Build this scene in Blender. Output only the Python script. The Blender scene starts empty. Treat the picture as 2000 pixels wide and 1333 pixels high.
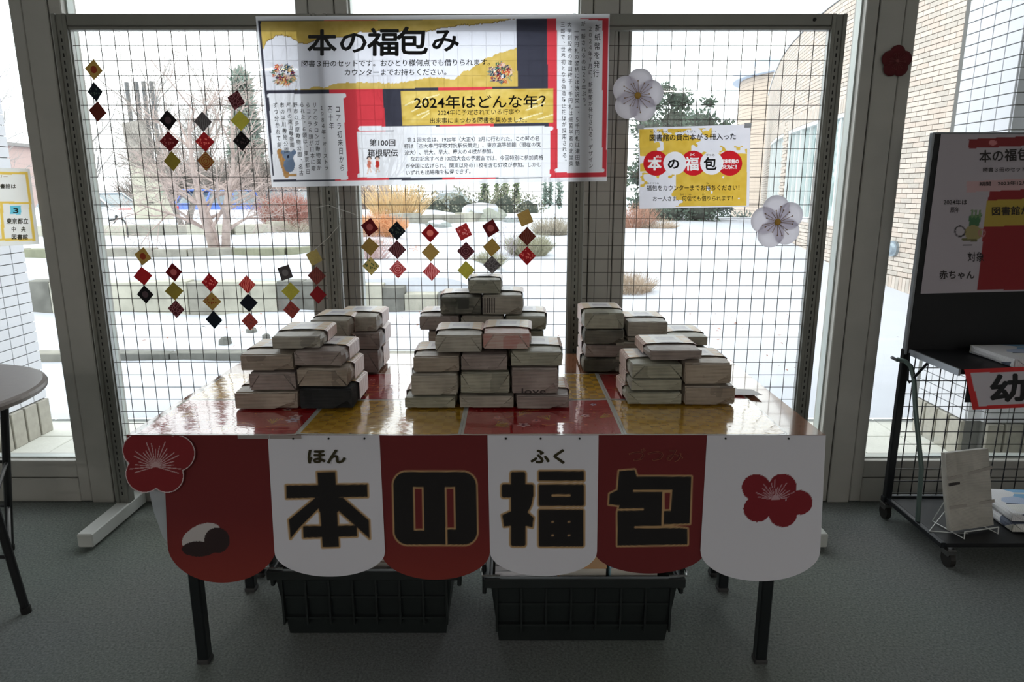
import bpy, bmesh, math, random
import numpy as np
from mathutils import Vector, Matrix

SC = bpy.context.scene
COL = SC.collection
rnd = random.Random(7)
PI = math.pi

# ---------------------------------------------------------------- camera, sky, lights, exposure
F = 1335.0
PITCH = math.radians(12.54)
CZ = 1.318
cam_d = bpy.data.cameras.new('camera')
cam_d.sensor_width = 36.0
cam_d.lens = F / 2000 * 36.0
cam_d.clip_start = 0.05
cam_d.clip_end = 400
cam = bpy.data.objects.new('camera', cam_d)
COL.objects.link(cam)
cam.location = (0, 0, CZ)
cam.rotation_euler = (PI / 2 - PITCH, 0, 0)
SC.camera = cam

SC.view_settings.view_transform = 'Standard'
SC.view_settings.look = 'None'
SC.view_settings.exposure = 0.0
SC.view_settings.gamma = 1.0
SC.view_settings.use_curve_mapping = False
SC.cycles.max_bounces = 10
SC.cycles.diffuse_bounces = 5
SC.cycles.glossy_bounces = 5
SC.cycles.transparent_max_bounces = 16
SC.cycles.sample_clamp_indirect = 6.0
SC.cycles.use_denoising = True

world = bpy.data.worlds.new('overcast_sky')
SC.world = world
world.use_nodes = True
wn = world.node_tree.nodes
wl = world.node_tree.links
bg = wn['Background']
bg.inputs['Strength'].default_value = 3.0
wtc = wn.new('ShaderNodeTexCoord')
wno = wn.new('ShaderNodeTexNoise'); wno.inputs['Scale'].default_value = 2.2; wno.inputs['Detail'].default_value = 4
wra = wn.new('ShaderNodeValToRGB')
wra.color_ramp.elements[0].position = 0.3; wra.color_ramp.elements[0].color = (0.84, 0.90, 0.97, 1)
wra.color_ramp.elements[1].position = 0.62; wra.color_ramp.elements[1].color = (1.0, 1.0, 1.0, 1)
wl.new(wtc.outputs['Generated'], wno.inputs['Vector'])
wl.new(wno.outputs['Fac'], wra.inputs['Fac'])
wl.new(wra.outputs['Color'], bg.inputs['Color'])

FILL_LAMP_W = 34.0      # power of each unseen fill lamp added to the room (see below)

# ---------------------------------------------------------------- projection helpers (pixels of the photo to world points)
cp, sp = math.cos(PITCH), math.sin(PITCH)
def raydir(px, py):
    xc = (px - 1000) / F; yc = (666.5 - py) / F
    return xc, cp + yc * sp, -sp + yc * cp
def at(px, py, D):
    x, y, z = raydir(px, py)
    t = D / y
    return Vector((x * t, D, CZ + z * t))
def hitz(px, py, z):
    x, y, zz = raydir(px, py)
    t = (z - CZ) / zz
    return Vector((x * t, y * t, z))
def proj(p):
    x, y, z = p[0], p[1], p[2] - CZ
    d = y * cp - z * sp
    u = y * sp + z * cp
    return 1000 + F * x / d, 666.5 - F * u / d, d

# ---------------------------------------------------------------- materials
def S(r, g, b):
    f = lambda v: (v / 255 / 12.92) if v / 255 <= 0.04045 else ((v / 255 + 0.055) / 1.055) ** 2.4
    return (f(r), f(g), f(b), 1)

MATS = {}
def mat(name, color, rough=0.6, metal=0.0, spec=0.5, noise=0.0, nscale=20.0, bump=0.0, bscale=60.0, coat=0.0, trans=0.0, ior=None):
    if name in MATS: return MATS[name]
    m = bpy.data.materials.new(name); m.use_nodes = True
    nt = m.node_tree; N = nt.nodes; L = nt.links
    b = N['Principled BSDF']
    b.inputs['Base Color'].default_value = color
    b.inputs['Roughness'].default_value = rough
    b.inputs['Metallic'].default_value = metal
    b.inputs['Specular IOR Level'].default_value = spec
    if ior: b.inputs['IOR'].default_value = ior
    b.inputs['Coat Weight'].default_value = coat
    b.inputs['Coat Roughness'].default_value = 0.03
    tc = N.new('ShaderNodeTexCoord')
    if noise:
        n = N.new('ShaderNodeTexNoise'); n.inputs['Scale'].default_value = nscale; n.inputs['Detail'].default_value = 5
        L.new(tc.outputs['Object'], n.inputs['Vector'])
        r = N.new('ShaderNodeMapRange'); r.inputs['From Min'].default_value = .3; r.inputs['From Max'].default_value = .7
        r.inputs['To Min'].default_value = 1 - noise; r.inputs['To Max'].default_value = 1 + noise
        L.new(n.outputs['Fac'], r.inputs['Value'])
        mx = N.new('ShaderNodeMix'); mx.data_type = 'RGBA'; mx.blend_type = 'MULTIPLY'; mx.inputs['Factor'].default_value = 1
        mx.inputs[6].default_value = color
        L.new(r.outputs['Result'], mx.inputs[7])
        L.new(mx.outputs[2], b.inputs['Base Color'])
    if bump:
        n2 = N.new('ShaderNodeTexNoise'); n2.inputs['Scale'].default_value = bscale; n2.inputs['Detail'].default_value = 4
        L.new(tc.outputs['Object'], n2.inputs['Vector'])
        bp = N.new('ShaderNodeBump'); bp.inputs['Strength'].default_value = bump; bp.inputs['Distance'].default_value = 0.01
        L.new(n2.outputs['Fac'], bp.inputs['Height']); L.new(bp.outputs['Normal'], b.inputs['Normal'])
    if trans:
        tr = N.new('ShaderNodeBsdfTranslucent'); tr.inputs['Color'].default_value = color
        ms = N.new('ShaderNodeMixShader'); ms.inputs[0].default_value = trans
        L.new(b.outputs[0], ms.inputs[1]); L.new(tr.outputs[0], ms.inputs[2])
        L.new(ms.outputs[0], N['Material Output'].inputs['Surface'])
    MATS[name] = m
    return m

def print_mat(name, trans=0.0, rough=0.7, seethrough=0.0, coat=0.0, mul=1.0):
    """ink on paper: colour comes from the printed colour attribute of the sheet"""
    m = bpy.data.materials.new(name); m.use_nodes = True
    nt = m.node_tree; N = nt.nodes; L = nt.links
    b = N['Principled BSDF']; b.inputs['Roughness'].default_value = rough
    b.inputs['Coat Weight'].default_value = coat; b.inputs['Coat Roughness'].default_value = .05
    a = N.new('ShaderNodeAttribute'); a.attribute_name = 'ink'
    L.new(a.outputs['Color'], b.inputs['Base Color'])
    out = b.outputs[0]
    if trans:
        tr = N.new('ShaderNodeBsdfTranslucent')
        L.new(a.outputs['Color'], tr.inputs['Color'])
        ms = N.new('ShaderNodeMixShader'); ms.inputs[0].default_value = trans
        L.new(out, ms.inputs[1]); L.new(tr.outputs[0], ms.inputs[2]); out = ms.outputs[0]
    if seethrough:
        tp = N.new('ShaderNodeBsdfTransparent')
        L.new(a.outputs['Color'], tp.inputs['Color'])
        ms = N.new('ShaderNodeMixShader'); ms.inputs[0].default_value = seethrough
        L.new(out, ms.inputs[1]); L.new(tp.outputs[0], ms.inputs[2]); out = ms.outputs[0]
    L.new(out, N['Material Output'].inputs['Surface'])
    return m

def glass_mat(name, tint=(0.97, 0.99, 0.98, 1), gloss=0.06):
    m = bpy.data.materials.new(name); m.use_nodes = True
    N = m.node_tree.nodes; L = m.node_tree.links
    N.remove(N['Principled BSDF'])
    t = N.new('ShaderNodeBsdfTransparent'); t.inputs['Color'].default_value = tint
    g = N.new('ShaderNodeBsdfGlossy'); g.inputs['Roughness'].default_value = 0.02
    ms = N.new('ShaderNodeMixShader'); ms.inputs[0].default_value = gloss
    L.new(t.outputs[0], ms.inputs[1]); L.new(g.outputs[0], ms.inputs[2])
    L.new(ms.outputs[0], N['Material Output'].inputs['Surface'])
    return m

# ---------------------------------------------------------------- mesh helpers
class MB:
    def __init__(s):
        s.v = []; s.f = []; s.mi = []
    def add(s, vs, fs, mi=0):
        n = len(s.v); s.v.extend([tuple(v) for v in vs])
        s.f.extend([tuple(n + i for i in f) for f in fs]); s.mi.extend([mi] * len(fs))
    def box(s, x0, x1, y0, y1, z0, z1, mi=0, b=0.0, M=None):
        if b <= 0:
            vs = [(x0,y0,z0),(x1,y0,z0),(x1,y1,z0),(x0,y1,z0),(x0,y0,z1),(x1,y0,z1),(x1,y1,z1),(x0,y1,z1)]
            fs = [(0,3,2,1),(4,5,6,7),(0,1,5,4),(1,2,6,5),(2,3,7,6),(3,0,4,7)]
        else:
            vs = []; fs = []
            for sx in (0, 1):
                for sy in (0, 1):
                    for sz in (0, 1):
                        X, Y, Z = (x0, x1)[sx], (y0, y1)[sy], (z0, z1)[sz]
                        dx, dy, dz = (b, -b)[sx], (b, -b)[sy], (b, -b)[sz]
                        vs += [(X, Y + dy, Z + dz), (X + dx, Y, Z + dz), (X + dx, Y + dy, Z)]
            def i(sx, sy, sz, k): return (sx * 4 + sy * 2 + sz) * 3 + k
            fs = [(i(0,0,0,0),i(0,0,1,0),i(0,1,1,0),i(0,1,0,0)),(i(1,0,0,0),i(1,1,0,0),i(1,1,1,0),i(1,0,1,0)),
                  (i(0,0,0,1),i(1,0,0,1),i(1,0,1,1),i(0,0,1,1)),(i(0,1,0,1),i(0,1,1,1),i(1,1,1,1),i(1,1,0,1)),
                  (i(0,0,0,2),i(0,1,0,2),i(1,1,0,2),i(1,0,0,2)),(i(0,0,1,2),i(1,0,1,2),i(1,1,1,2),i(0,1,1,2))]
            for z in (0, 1):
                for y in (0, 1):
                    fs.append((i(0,y,z,1),i(0,y,z,2),i(1,y,z,2),i(1,y,z,1)))
                for x in (0, 1):
                    fs.append((i(x,0,z,0),i(x,0,z,2),i(x,1,z,2),i(x,1,z,0)))
            for x in (0, 1):
                for y in (0, 1):
                    fs.append((i(x,y,0,0),i(x,y,0,1),i(x,y,1,1),i(x,y,1,0)))
            for x in (0, 1):
                for y in (0, 1):
                    for z in (0, 1):
                        fs.append((i(x,y,z,0),i(x,y,z,1),i(x,y,z,2)))
        if M is not None: vs = [M @ Vector(v) for v in vs]
        s.add(vs, fs, mi); return s
    def tube(s, pts, r, n=6, mi=0, cap=True):
        pts = [Vector(p) for p in pts]
        rs = r if isinstance(r, (list, tuple)) else [r] * len(pts)
        base = len(s.v); up = None
        for k, p in enumerate(pts):
            if k == 0: t = pts[1] - p
            elif k == len(pts) - 1: t = p - pts[-2]
            else: t = (pts[k+1] - p).normalized() + (p - pts[k-1]).normalized()
            if t.length < 1e-9: t = Vector((0, 0, 1))
            t.normalize()
            if up is None:
                up = Vector((0, 0, 1)) if abs(t.z) < .9 else Vector((1, 0, 0))
            a = t.cross(up)
            if a.length < 1e-6: a = t.orthogonal()
            a.normalize(); b = a.cross(t).normalized(); up = b
            for j in range(n):
                an = 2 * PI * j / n + PI / n
                s.v.append(tuple(p + a * math.cos(an) * rs[k] + b * math.sin(an) * rs[k]))
        for k in range(len(pts) - 1):
            for j in range(n):
                j2 = (j + 1) % n
                s.f.append((base + k*n + j, base + k*n + j2, base + (k+1)*n + j2, base + (k+1)*n + j)); s.mi.append(mi)
        if cap:
            s.f.append(tuple(base + j for j in range(n))[::-1]); s.mi.append(mi)
            s.f.append(tuple(base + (len(pts)-1)*n + j for j in range(n))); s.mi.append(mi)
        return s
    def cyl(s, c, r, z0, z1, n=24, mi=0, r2=None):
        r2 = r if r2 is None else r2
        vs = [(c[0]+r*math.cos(2*PI*j/n), c[1]+r*math.sin(2*PI*j/n), z0) for j in range(n)] + \
             [(c[0]+r2*math.cos(2*PI*j/n), c[1]+r2*math.sin(2*PI*j/n), z1) for j in range(n)]
        fs = [(j, (j+1)%n, n+(j+1)%n, n+j) for j in range(n)] + [tuple(range(n))[::-1], tuple(range(n, 2*n))]
        s.add(vs, fs, mi); return s
    def disc_y(s, c, r, y0, y1, n=20, mi=0, r2=None):
        """short cylinder whose axis runs along y"""
        r2 = r if r2 is None else r2
        vs = [(c[0]+r*math.cos(2*PI*j/n), y0, c[1]+r*math.sin(2*PI*j/n)) for j in range(n)] + \
             [(c[0]+r2*math.cos(2*PI*j/n), y1, c[1]+r2*math.sin(2*PI*j/n)) for j in range(n)]
        fs = [(j, n+j, n+(j+1)%n, (j+1)%n) for j in range(n)] + [tuple(range(n)), tuple(range(n, 2*n))[::-1]]
        s.add(vs, fs, mi); return s
    def prism_y(s, poly, y0, y1, mi=0):
        n = len(poly)
        vs = [(p[0], y0, p[1]) for p in poly] + [(p[0], y1, p[1]) for p in poly]
        fs = [tuple(range(n)), tuple(range(n, 2*n))[::-1]] + [(j, n+j, n+(j+1)%n, (j+1)%n) for j in range(n)]
        s.add(vs, fs, mi); return s
    def build(s, name, mats, parent=None, smooth=False, loc=None):
        me = bpy.data.meshes.new(name)
        if parent is not None:
            w = wloc(parent); s.v = [(a[0]-w.x, a[1]-w.y, a[2]-w.z) for a in s.v]
        me.from_pydata(s.v, [], s.f)
        if not isinstance(mats, (list, tuple)): mats = [mats]
        for m in mats: me.materials.append(m)
        if len(mats) > 1: me.polygons.foreach_set('material_index', s.mi)
        if smooth: me.polygons.foreach_set('use_smooth', [True] * len(me.polygons))
        me.update()
        o = bpy.data.objects.new(name, me); COL.objects.link(o)
        if parent is not None: o.parent = parent
        if loc is not None: o.location = loc
        return o

def wloc(o):
    v = Vector((0, 0, 0))
    while o is not None:
        v += o.location; o = o.parent
    return v
def empty(name, loc, rz=0.0):
    o = bpy.data.objects.new(name, None); COL.objects.link(o)
    o.location = loc; o.rotation_euler = (0, 0, rz); o.empty_display_size = .05
    return o
def tag(o, label=None, cat=None, group=None, kind=None):
    if label: o['label'] = label
    if cat: o['category'] = cat
    if group: o['group'] = group
    if kind: o['kind'] = kind
    return o
def thing(name, loc, label, cat, group=None):
    o = empty(name, loc)
    tag(o, label, cat, group)
    THINGS.append(o)
    return o
THINGS = []

# ---------------------------------------------------------------- printed sheets and lettering
def grid_sheet(name, quad, D, nx, ny, inkf, m, parent, mask=None, bottom=None, wave=None):
    """flat printed sheet standing at depth D; quad = TL,TR,BR,BL in photo pixels; inkf(px,py)->rgb arrays"""
    (ax, ay), (bx, by), (cx, cy), (dx, dy) = quad
    u = np.linspace(0, 1, nx + 1); v = np.linspace(0, 1, ny + 1)
    U, V = np.meshgrid(u, v)
    TX = ax + (bx - ax) * U; TY = ay + (by - ay) * U
    BX = dx + (cx - dx) * U; BY = dy + (cy - dy) * U
    if bottom is not None: BY = bottom(U)
    PX = TX + (BX - TX) * V; PY = TY + (BY - TY) * V
    xc = (PX - 1000) / F; yc = (666.5 - PY) / F
    Y = cp + yc * sp; Z = -sp + yc * cp
    Dm = D + (wave(U, V) if wave is not None else 0)
    t = Dm / Y
    P = np.stack([xc * t, Y * t, CZ + Z * t], -1).reshape(-1, 3)
    c = inkf(PX, PY).reshape(-1, 3)
    idx = np.arange((nx + 1) * (ny + 1)).reshape(ny + 1, nx + 1)
    q = np.stack([idx[1:, :-1], idx[1:, 1:], idx[:-1, 1:], idx[:-1, :-1]], -1).reshape(-1, 4)
    if mask is not None:
        cx_ = (PX[:-1, :-1] + PX[1:, 1:]) / 2; cy_ = (PY[:-1, :-1] + PY[1:, 1:]) / 2
        q = q[mask(cx_, cy_).reshape(-1)]
        used = np.unique(q); remap = np.zeros(len(P), int); remap[used] = np.arange(len(used))
        P = P[used]; c = c[used]; q = remap[q]
    if parent is not None: P = P - np.array(wloc(parent))
    me = bpy.data.meshes.new(name)
    me.vertices.add(len(P)); me.vertices.foreach_set('co', P.astype(np.float32).ravel())
    me.loops.add(len(q) * 4); me.loops.foreach_set('vertex_index', q.astype(np.int32).ravel())
    me.polygons.add(len(q)); me.polygons.foreach_set('loop_start', np.arange(0, len(q) * 4, 4, dtype=np.int32))
    me.update(calc_edges=True); me.validate()
    ca = me.color_attributes.new('ink', 'FLOAT_COLOR', 'POINT')
    cc = np.ones((len(P), 4), np.float32)
    cs = np.clip(c, 0, 255) / 255.0
    cc[:, :3] = np.where(cs <= .04045, cs / 12.92, ((cs + .055) / 1.055) ** 2.4)
    ca.data.foreach_set('color', cc.ravel())
    me.materials.append(m)
    o = bpy.data.objects.new(name, me); COL.objects.link(o)
    if parent is not None: o.parent = parent
    return o

_fc = bpy.data.curves.new('lettering_source', 'FONT')
_fo = bpy.data.objects.new('lettering_source', _fc); COL.objects.link(_fo)
_gcache = {}
def glyphs(body, bold):
    k = (body, bold)
    if k not in _gcache:
        _fc.body = body; _fc.size = 1.0; _fc.resolution_u = 2; _fc.offset = bold
        me = bpy.data.meshes.new_from_object(_fo)
        vs = np.array([v.co[:2] for v in me.vertices]) if len(me.vertices) else np.zeros((0, 2))
        fs = [tuple(p.vertices)[::1] for p in me.polygons]
        bpy.data.meshes.remove(me)
        _gcache[k] = (vs, fs)
    return _gcache[k]

class Letters:
    def __init__(s, D): s.mb = MB(); s.D = D
    def add(s, body, x0, x1, y, h, bold=0.0, D=None, slope=0.0, mi=0):
        """line of text between photo px x0..x1, centred on y, glyph height h px"""
        D = D or s.D
        if bold > .012:
            for k_, (ox, oy) in enumerate(((1, 0), (-1, 0), (0, 1), (0, -1), (.7, .7), (-.7, -.7), (.7, -.7), (-.7, .7))):
                s.add(body, x0 + ox * bold * h * .9, x1 + ox * bold * h * .9, y + oy * bold * h * .9, h, 0.0, (D or s.D) - .00002 * k_, slope, mi)
            return
        vs, fs = glyphs(body, bold)
        if not len(vs): return
        a, b = vs[:, 0].min(), vs[:, 0].max()
        c, d = -0.09, 0.85
        out = []
        for (x, yy) in vs:
            t = (x - a) / max(b - a, 1e-6)
            px = x0 + t * (x1 - x0)
            py = y + slope * (t - .5) - ((yy - (c + d) / 2) / (d - c)) * h
            out.append(at(px, py, D))
        s.mb.add(out, fs, mi)
    def col(s, body, x, y0, y1, w, bold=0.0, xb=None):
        """vertical line of text from (x,y0) to (xb,y1)"""
        n = len(body); xb = x if xb is None else xb
        for i, ch in enumerate(body):
            if ch in ' \u3000': continue
            t = (i + .5) / n
            cy = y0 + (y1 - y0) * t; cx = x + (xb - x) * t
            vs, fs = glyphs(ch, bold)
            if not len(vs): continue
            hh = (y1 - y0) / n * .88
            if ch == 'ー':
                vs = np.stack([0.5 + (vs[:, 1] - .38), .38 - (vs[:, 0] - .5)], -1); fs = list(fs)
            if ch in '、。': vs = vs + np.array([.55, .5])
            s.mb.add([at(cx + (x_ - .5) * w, cy - (y_ - .38) * hh, s.D) for x_, y_ in vs], fs)
    def build(s, name, m, parent): return s.mb.build(name, m, parent)

def paint_glyph(c, X, Y, ch, x0, x1, y, h, col, bold=0.0):
    """print a character into a sheet's ink (white characters reversed out of a colour)"""
    vs, fs = glyphs(ch, 0.0)
    a, b = vs[:, 0].min(), vs[:, 0].max()
    P = np.stack([x0 + (vs[:, 0] - a) / (b - a) * (x1 - x0), y - ((vs[:, 1] - .38) / .94) * h], -1)
    m = np.zeros(X.shape, bool)
    sel = (X > x0 - 3) & (X < x1 + 3) & (Y > y - h) & (Y < y + h); xs_, ys_ = X[sel], Y[sel]; acc = np.zeros(xs_.shape, bool)
    for f in fs:
        for k in range(1, len(f) - 1):
            A, B, C = P[f[0]], P[f[k]], P[f[k + 1]]
            d1 = (B[0]-A[0])*(ys_-A[1]) - (B[1]-A[1])*(xs_-A[0]); d2 = (C[0]-B[0])*(ys_-B[1]) - (C[1]-B[1])*(xs_-B[0]); d3 = (A[0]-C[0])*(ys_-C[1]) - (A[1]-C[1])*(xs_-C[0])
            acc |= ((d1 >= 0) & (d2 >= 0) & (d3 >= 0)) | ((d1 <= 0) & (d2 <= 0) & (d3 <= 0))
        if bold:
            for k in range(len(f)):
                A, B = P[f[k]], P[f[(k + 1) % len(f)]]
                if abs(B[0]-A[0]) + abs(B[1]-A[1]) < h * .5: acc |= sd_seg(xs_, ys_, A[0], A[1], B[0], B[1]) < bold
    m[sel] = acc; c[m] = col
def ink(shape, base):
    c = np.empty(shape + (3,)); c[...] = base; return c
def paint(c, m, col): c[m] = col
def vnoise(X, Y, s, seed=0):
    """smooth value noise"""
    X = X / s + seed * 17.3; Y = Y / s + seed * 9.7
    xi = np.floor(X).astype(int); yi = np.floor(Y).astype(int); xf = X - xi; yf = Y - yi
    def h(a, b):
        n = (a * 374761393 + b * 668265263 + seed * 974711) & 0x7fffffff
        n = ((n ^ (n >> 13)) * 1274126177) & 0x7fffffff
        return (n & 0xffff) / 65535.0
    sx = xf * xf * (3 - 2 * xf); sy = yf * yf * (3 - 2 * yf)
    return (h(xi, yi) * (1 - sx) + h(xi + 1, yi) * sx) * (1 - sy) + (h(xi, yi + 1) * (1 - sx) + h(xi + 1, yi + 1) * sx) * sy
def sd_seg(X, Y, x0, y0, x1, y1):
    dx, dy = x1 - x0, y1 - y0; L = dx * dx + dy * dy + 1e-9
    t = np.clip(((X - x0) * dx + (Y - y0) * dy) / L, 0, 1)
    return np.hypot(X - x0 - t * dx, Y - y0 - t * dy)
def sd_box(X, Y, x0, x1, y0, y1, r=0.0):
    cx, cy = (x0 + x1) / 2, (y0 + y1) / 2; hx, hy = (x1 - x0) / 2 - r, (y1 - y0) / 2 - r
    qx = np.abs(X - cx) - hx; qy = np.abs(Y - cy) - hy
    return np.hypot(np.maximum(qx, 0), np.maximum(qy, 0)) + np.minimum(np.maximum(qx, qy), 0) - r
def sd_poly(X, Y, pts):
    d = np.full(X.shape, 1e18); s = np.ones(X.shape)
    n = len(pts); j = n - 1
    for i in range(n):
        ax, ay = pts[i]; bx, by = pts[j]
        ex, ey = bx - ax, by - ay; wx, wy = X - ax, Y - ay
        t = np.clip((wx * ex + wy * ey) / (ex * ex + ey * ey), 0, 1)
        d = np.minimum(d, (wx - ex * t) ** 2 + (wy - ey * t) ** 2)
        c1 = Y >= ay; c2 = Y < by; c3 = ex * wy > ey * wx
        flip = (c1 & c2 & c3) | (~c1 & ~c2 & ~c3)
        s = np.where(flip, -s, s); j = i
    return s * np.sqrt(d)
def inquad(X, Y, q): return sd_poly(X, Y, q) < 0
# ================================================================ ROOM
YW = 2.72            # inner face of the window frames
m_frame = mat('grey_anodised_frame', S(176, 174, 168), .42, .1, noise=.06, nscale=8)
m_groove = mat('black_gasket', S(22, 22, 22), .7)
m_wallw = mat('painted_wall', S(205, 203, 198), .8, noise=.03, nscale=3)
m_ceil = mat('ceiling_board', S(215, 215, 212), .85)
m_glass = glass_mat('window_glass')

def carpet():
    m = bpy.data.materials.new('grey_carpet'); m.use_nodes = True
    N = m.node_tree.nodes; L = m.node_tree.links; b = N['Principled BSDF']
    tc = N.new('ShaderNodeTexCoord')
    n1 = N.new('ShaderNodeTexNoise'); n1.inputs['Scale'].default_value = 130; n1.inputs['Detail'].default_value = 6; n1.inputs['Roughness'].default_value = .7
    n2 = N.new('ShaderNodeTexNoise'); n2.inputs['Scale'].default_value = 1.3
    L.new(tc.outputs['Object'], n1.inputs['Vector']); L.new(tc.outputs['Object'], n2.inputs['Vector'])
    r = N.new('ShaderNodeValToRGB')
    r.color_ramp.elements[0].position = .34; r.color_ramp.elements[0].color = S(94, 98, 96)
    r.color_ramp.elements[1].position = .68; r.color_ramp.elements[1].color = S(140, 145, 142)
    L.new(n1.outputs['Fac'], r.inputs['Fac'])
    mx = N.new('ShaderNodeMix'); mx.data_type = 'RGBA'; mx.blend_type = 'MULTIPLY'; mx.inputs['Factor'].default_value = .18
    L.new(r.outputs['Color'], mx.inputs[6]); L.new(n2.outputs['Color'], mx.inputs[7])
    L.new(mx.outputs[2], b.inputs['Base Color'])
    b.inputs['Roughness'].default_value = .85; b.inputs['Specular IOR Level'].default_value = .25
    bp = N.new('ShaderNodeBump'); bp.inputs['Strength'].default_value = .6; bp.inputs['Distance'].default_value = .004
    L.new(n1.outputs['Fac'], bp.inputs['Height']); L.new(bp.outputs['Normal'], b.inputs['Normal'])
    return m

XL, XR, YB = -5.02, 5.72, -5.5
o = MB().box(XL, XR, YB, YW + .17, -.12, 0).build('floor', carpet()); tag(o, kind='structure')
o = MB().box(XL - .2, XR + .2, YB - .2, YW + .3, 2.75, 3.0).build('ceiling', m_ceil); tag(o, kind='structure')
o = MB().box(XL - .2, XL, YB, YW + .17, 0, 2.75).build('wall_left', m_wallw); tag(o, kind='structure')
o = MB().box(XR, XR + .2, YB, YW + .17, 0, 2.75).build('wall_right', m_wallw); tag(o, kind='structure')
o = MB().box(XL - .2, XR + .2, YB - .2, YB, 0, 2.75).build('wall_back', m_wallw); tag(o, kind='structure')

MUL = [-1.758 + 1.0535 * k for k in range(-3, 8)]     # mullion centres
HW = .096
for k, x in enumerate(MUL):
    mb = MB()
    # three-part mullion: two sash stiles either side of a centre post, black joints between
    mb.box(x - .046, x + .046, YW, YW + .13, 0, 2.75, b=.003)
    mb.box(x - HW, x - .0495, YW + .004, YW + .10, 0.005, 2.75, b=.003)
    mb.box(x + .0495, x + HW, YW + .004, YW + .10, 0.005, 2.75, b=.003)
    o = mb.build('trim_%d' % (k + 1), m_frame); tag(o, kind='structure')
    g = MB(); g.box(x - .0497, x - .0458, YW + .012, YW + .08, 0.02, 2.74); g.box(x + .0458, x + .0497, YW + .012, YW + .08, 0.02, 2.74)
    g.build('gasket', m_groove, o)
for k in range(len(MUL) - 1):
    a, b = MUL[k] + HW, MUL[k + 1] - HW
    w = empty('window_%d' % (k + 1), ((a + b) / 2, YW + .05, 0)); tag(w, kind='structure')
    mb = MB().box(a, b, YW + .004, YW + .10, .115, .19, b=.003)
    mb.box(a, b, YW + .002, YW + .13, 0.003, .11, b=.003)
    mb.build('sash_rail', m_frame, w)
    MB().box(a - .045, b + .045, YW + .02, YW + .09, .109, .116).build('gasket', m_groove, w)
    MB().box(a, b, YW + .004, YW + .10, 2.62, 2.75, b=.003).build('head_rail', m_frame, w)
    gb = MB(); t = .006
    gb.box(a - .001, a + t, YW + .035, YW + .075, .19, 2.62); gb.box(b - t, b + .001, YW + .035, YW + .075, .19, 2.62)
    gb.box(a, b, YW + .035, YW + .075, .188, .196)
    gb.build('glazing_bead', mat('pale_bead', S(190, 196, 192), .35, .3), w)
    MB().box(a + .001, b - .001, YW + .052, YW + .058, .19, 2.62).build('pane', m_glass, w)
o = MB().box(XL - .2, XR + .2, YW + .125, YW + .32, 2.62, 3.0).build('trim_20', mat('lintel', S(150, 148, 142), .7)); tag(o, kind='structure')
o = MB().box(MUL[-1] + HW, XR + .2, YW, YW + .2, 0, 2.75).build('wall_front', m_wallw); tag(o, kind='structure')

# unseen lamps added behind the camera to brighten the room side
m_lampbody = mat('lamp_housing', S(225, 225, 222), .5)
def fill_lamp(x, y, place_txt):
    t = thing('fill_lamp', (x, y, 2.75), 'added unseen fill lamp, long and white with a diffuser, ' + place_txt, 'lamp', 'fill lamps added behind the camera')
    MB().box(x - .62, x + .62, y - .1, y + .1, 2.70, 2.748, b=.01).build('housing', m_lampbody, t)
    m = MATS.get('lamp_diffuser')
    if not m:
        m = mat('lamp_diffuser', (1, 1, 1, 1), .6); bs = m.node_tree.nodes['Principled BSDF']
        bs.inputs['Emission Color'].default_value = (1, .97, .92, 1); bs.inputs['Emission Strength'].default_value = 1.5
    MB().box(x - .58, x + .58, y - .075, y + .075, 2.685, 2.70).build('diffuser', m, t)
    ld = bpy.data.lights.new('fill_lamp_light', 'AREA'); ld.shape = 'RECTANGLE'; ld.size = 1.15; ld.size_y = .15
    ld.energy = FILL_LAMP_W; ld.color = (1, .965, .92)
    lo = bpy.data.objects.new('fill_lamp_light', ld); COL.objects.link(lo); lo.location = (0, 0, -.07); lo.parent = t
for lx, ly, tx in ((-2.4, -2.9, 'left and nearest the windows'), (2.4, -2.9, 'right and nearest the windows'),
               (-2.4, -4.7, 'left towards the back wall'), (2.4, -4.7, 'right towards the back wall')):
    fill_lamp(lx, ly, tx)

# ================================================================ OUTDOORS
m_snow = mat('snow', S(198, 202, 211), .9, noise=.03, nscale=1.5, bump=.5, bscale=5)
def ground_h(x, y):
    """height of the snowy ground"""
    sm = lambda a, b, t: 0 if t <= a else 1 if t >= b else (lambda q: q * q * (3 - 2 * q))((t - a) / (b - a))
    left = 1 - sm(-.75, .15, x - .00 * y)           # terrace on the left, retained by the stone wall
    terr = .36 * (left * (1 if y > 7.30 else 0) + (1 - left) * sm(7.2, 13, y))
    h = .02 + terr
    if y < 7.3: h += .03 * sm(5.2, 5.4, y) * left
    h += .10 * sm(9.9, 10.6, y) * (1 - sm(-2.4, -1.5, x)) + .12 * sm(12, 16, y) + .12 * sm(14, 20, y) * (1 - sm(2, 6, x))
    h -= .95 * sm(20.5, 26, y)
    return h
def snoise(x, y):
    return (math.sin(x * 1.7 + y * .9) + math.sin(x * .6 - y * 1.3 + 2) + math.sin(x * 3.9 + 1.3) * math.cos(y * 3.1) * .5) * .5
ys = list(np.arange(3.78, 7.28, .07)) + [7.285, 7.305] + list(np.arange(7.36, 14, .12)) + list(np.arange(14, 30, .5)) + list(np.arange(30, 121, 6))
xs = list(np.arange(-60, -8, 4)) + list(np.arange(-8, 9, .14)) + list(np.arange(9, 61, 4))
vs = []; fs = []
for y in ys:
    for x in xs:
        bumpy = .035 if (5.4 < y < 7.2 and x < -.6) else .012
        z = ground_h(x, y) + bumpy * snoise(x * 2.2, y * 2.6) * min(1, (y - 3.78) * 2) + (rnd.random() - .5) * (.018 if (5.5 < y < 7.1 and x < -.8) else .004)
        vs.append((x, y, z))
nx = len(xs)
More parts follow.
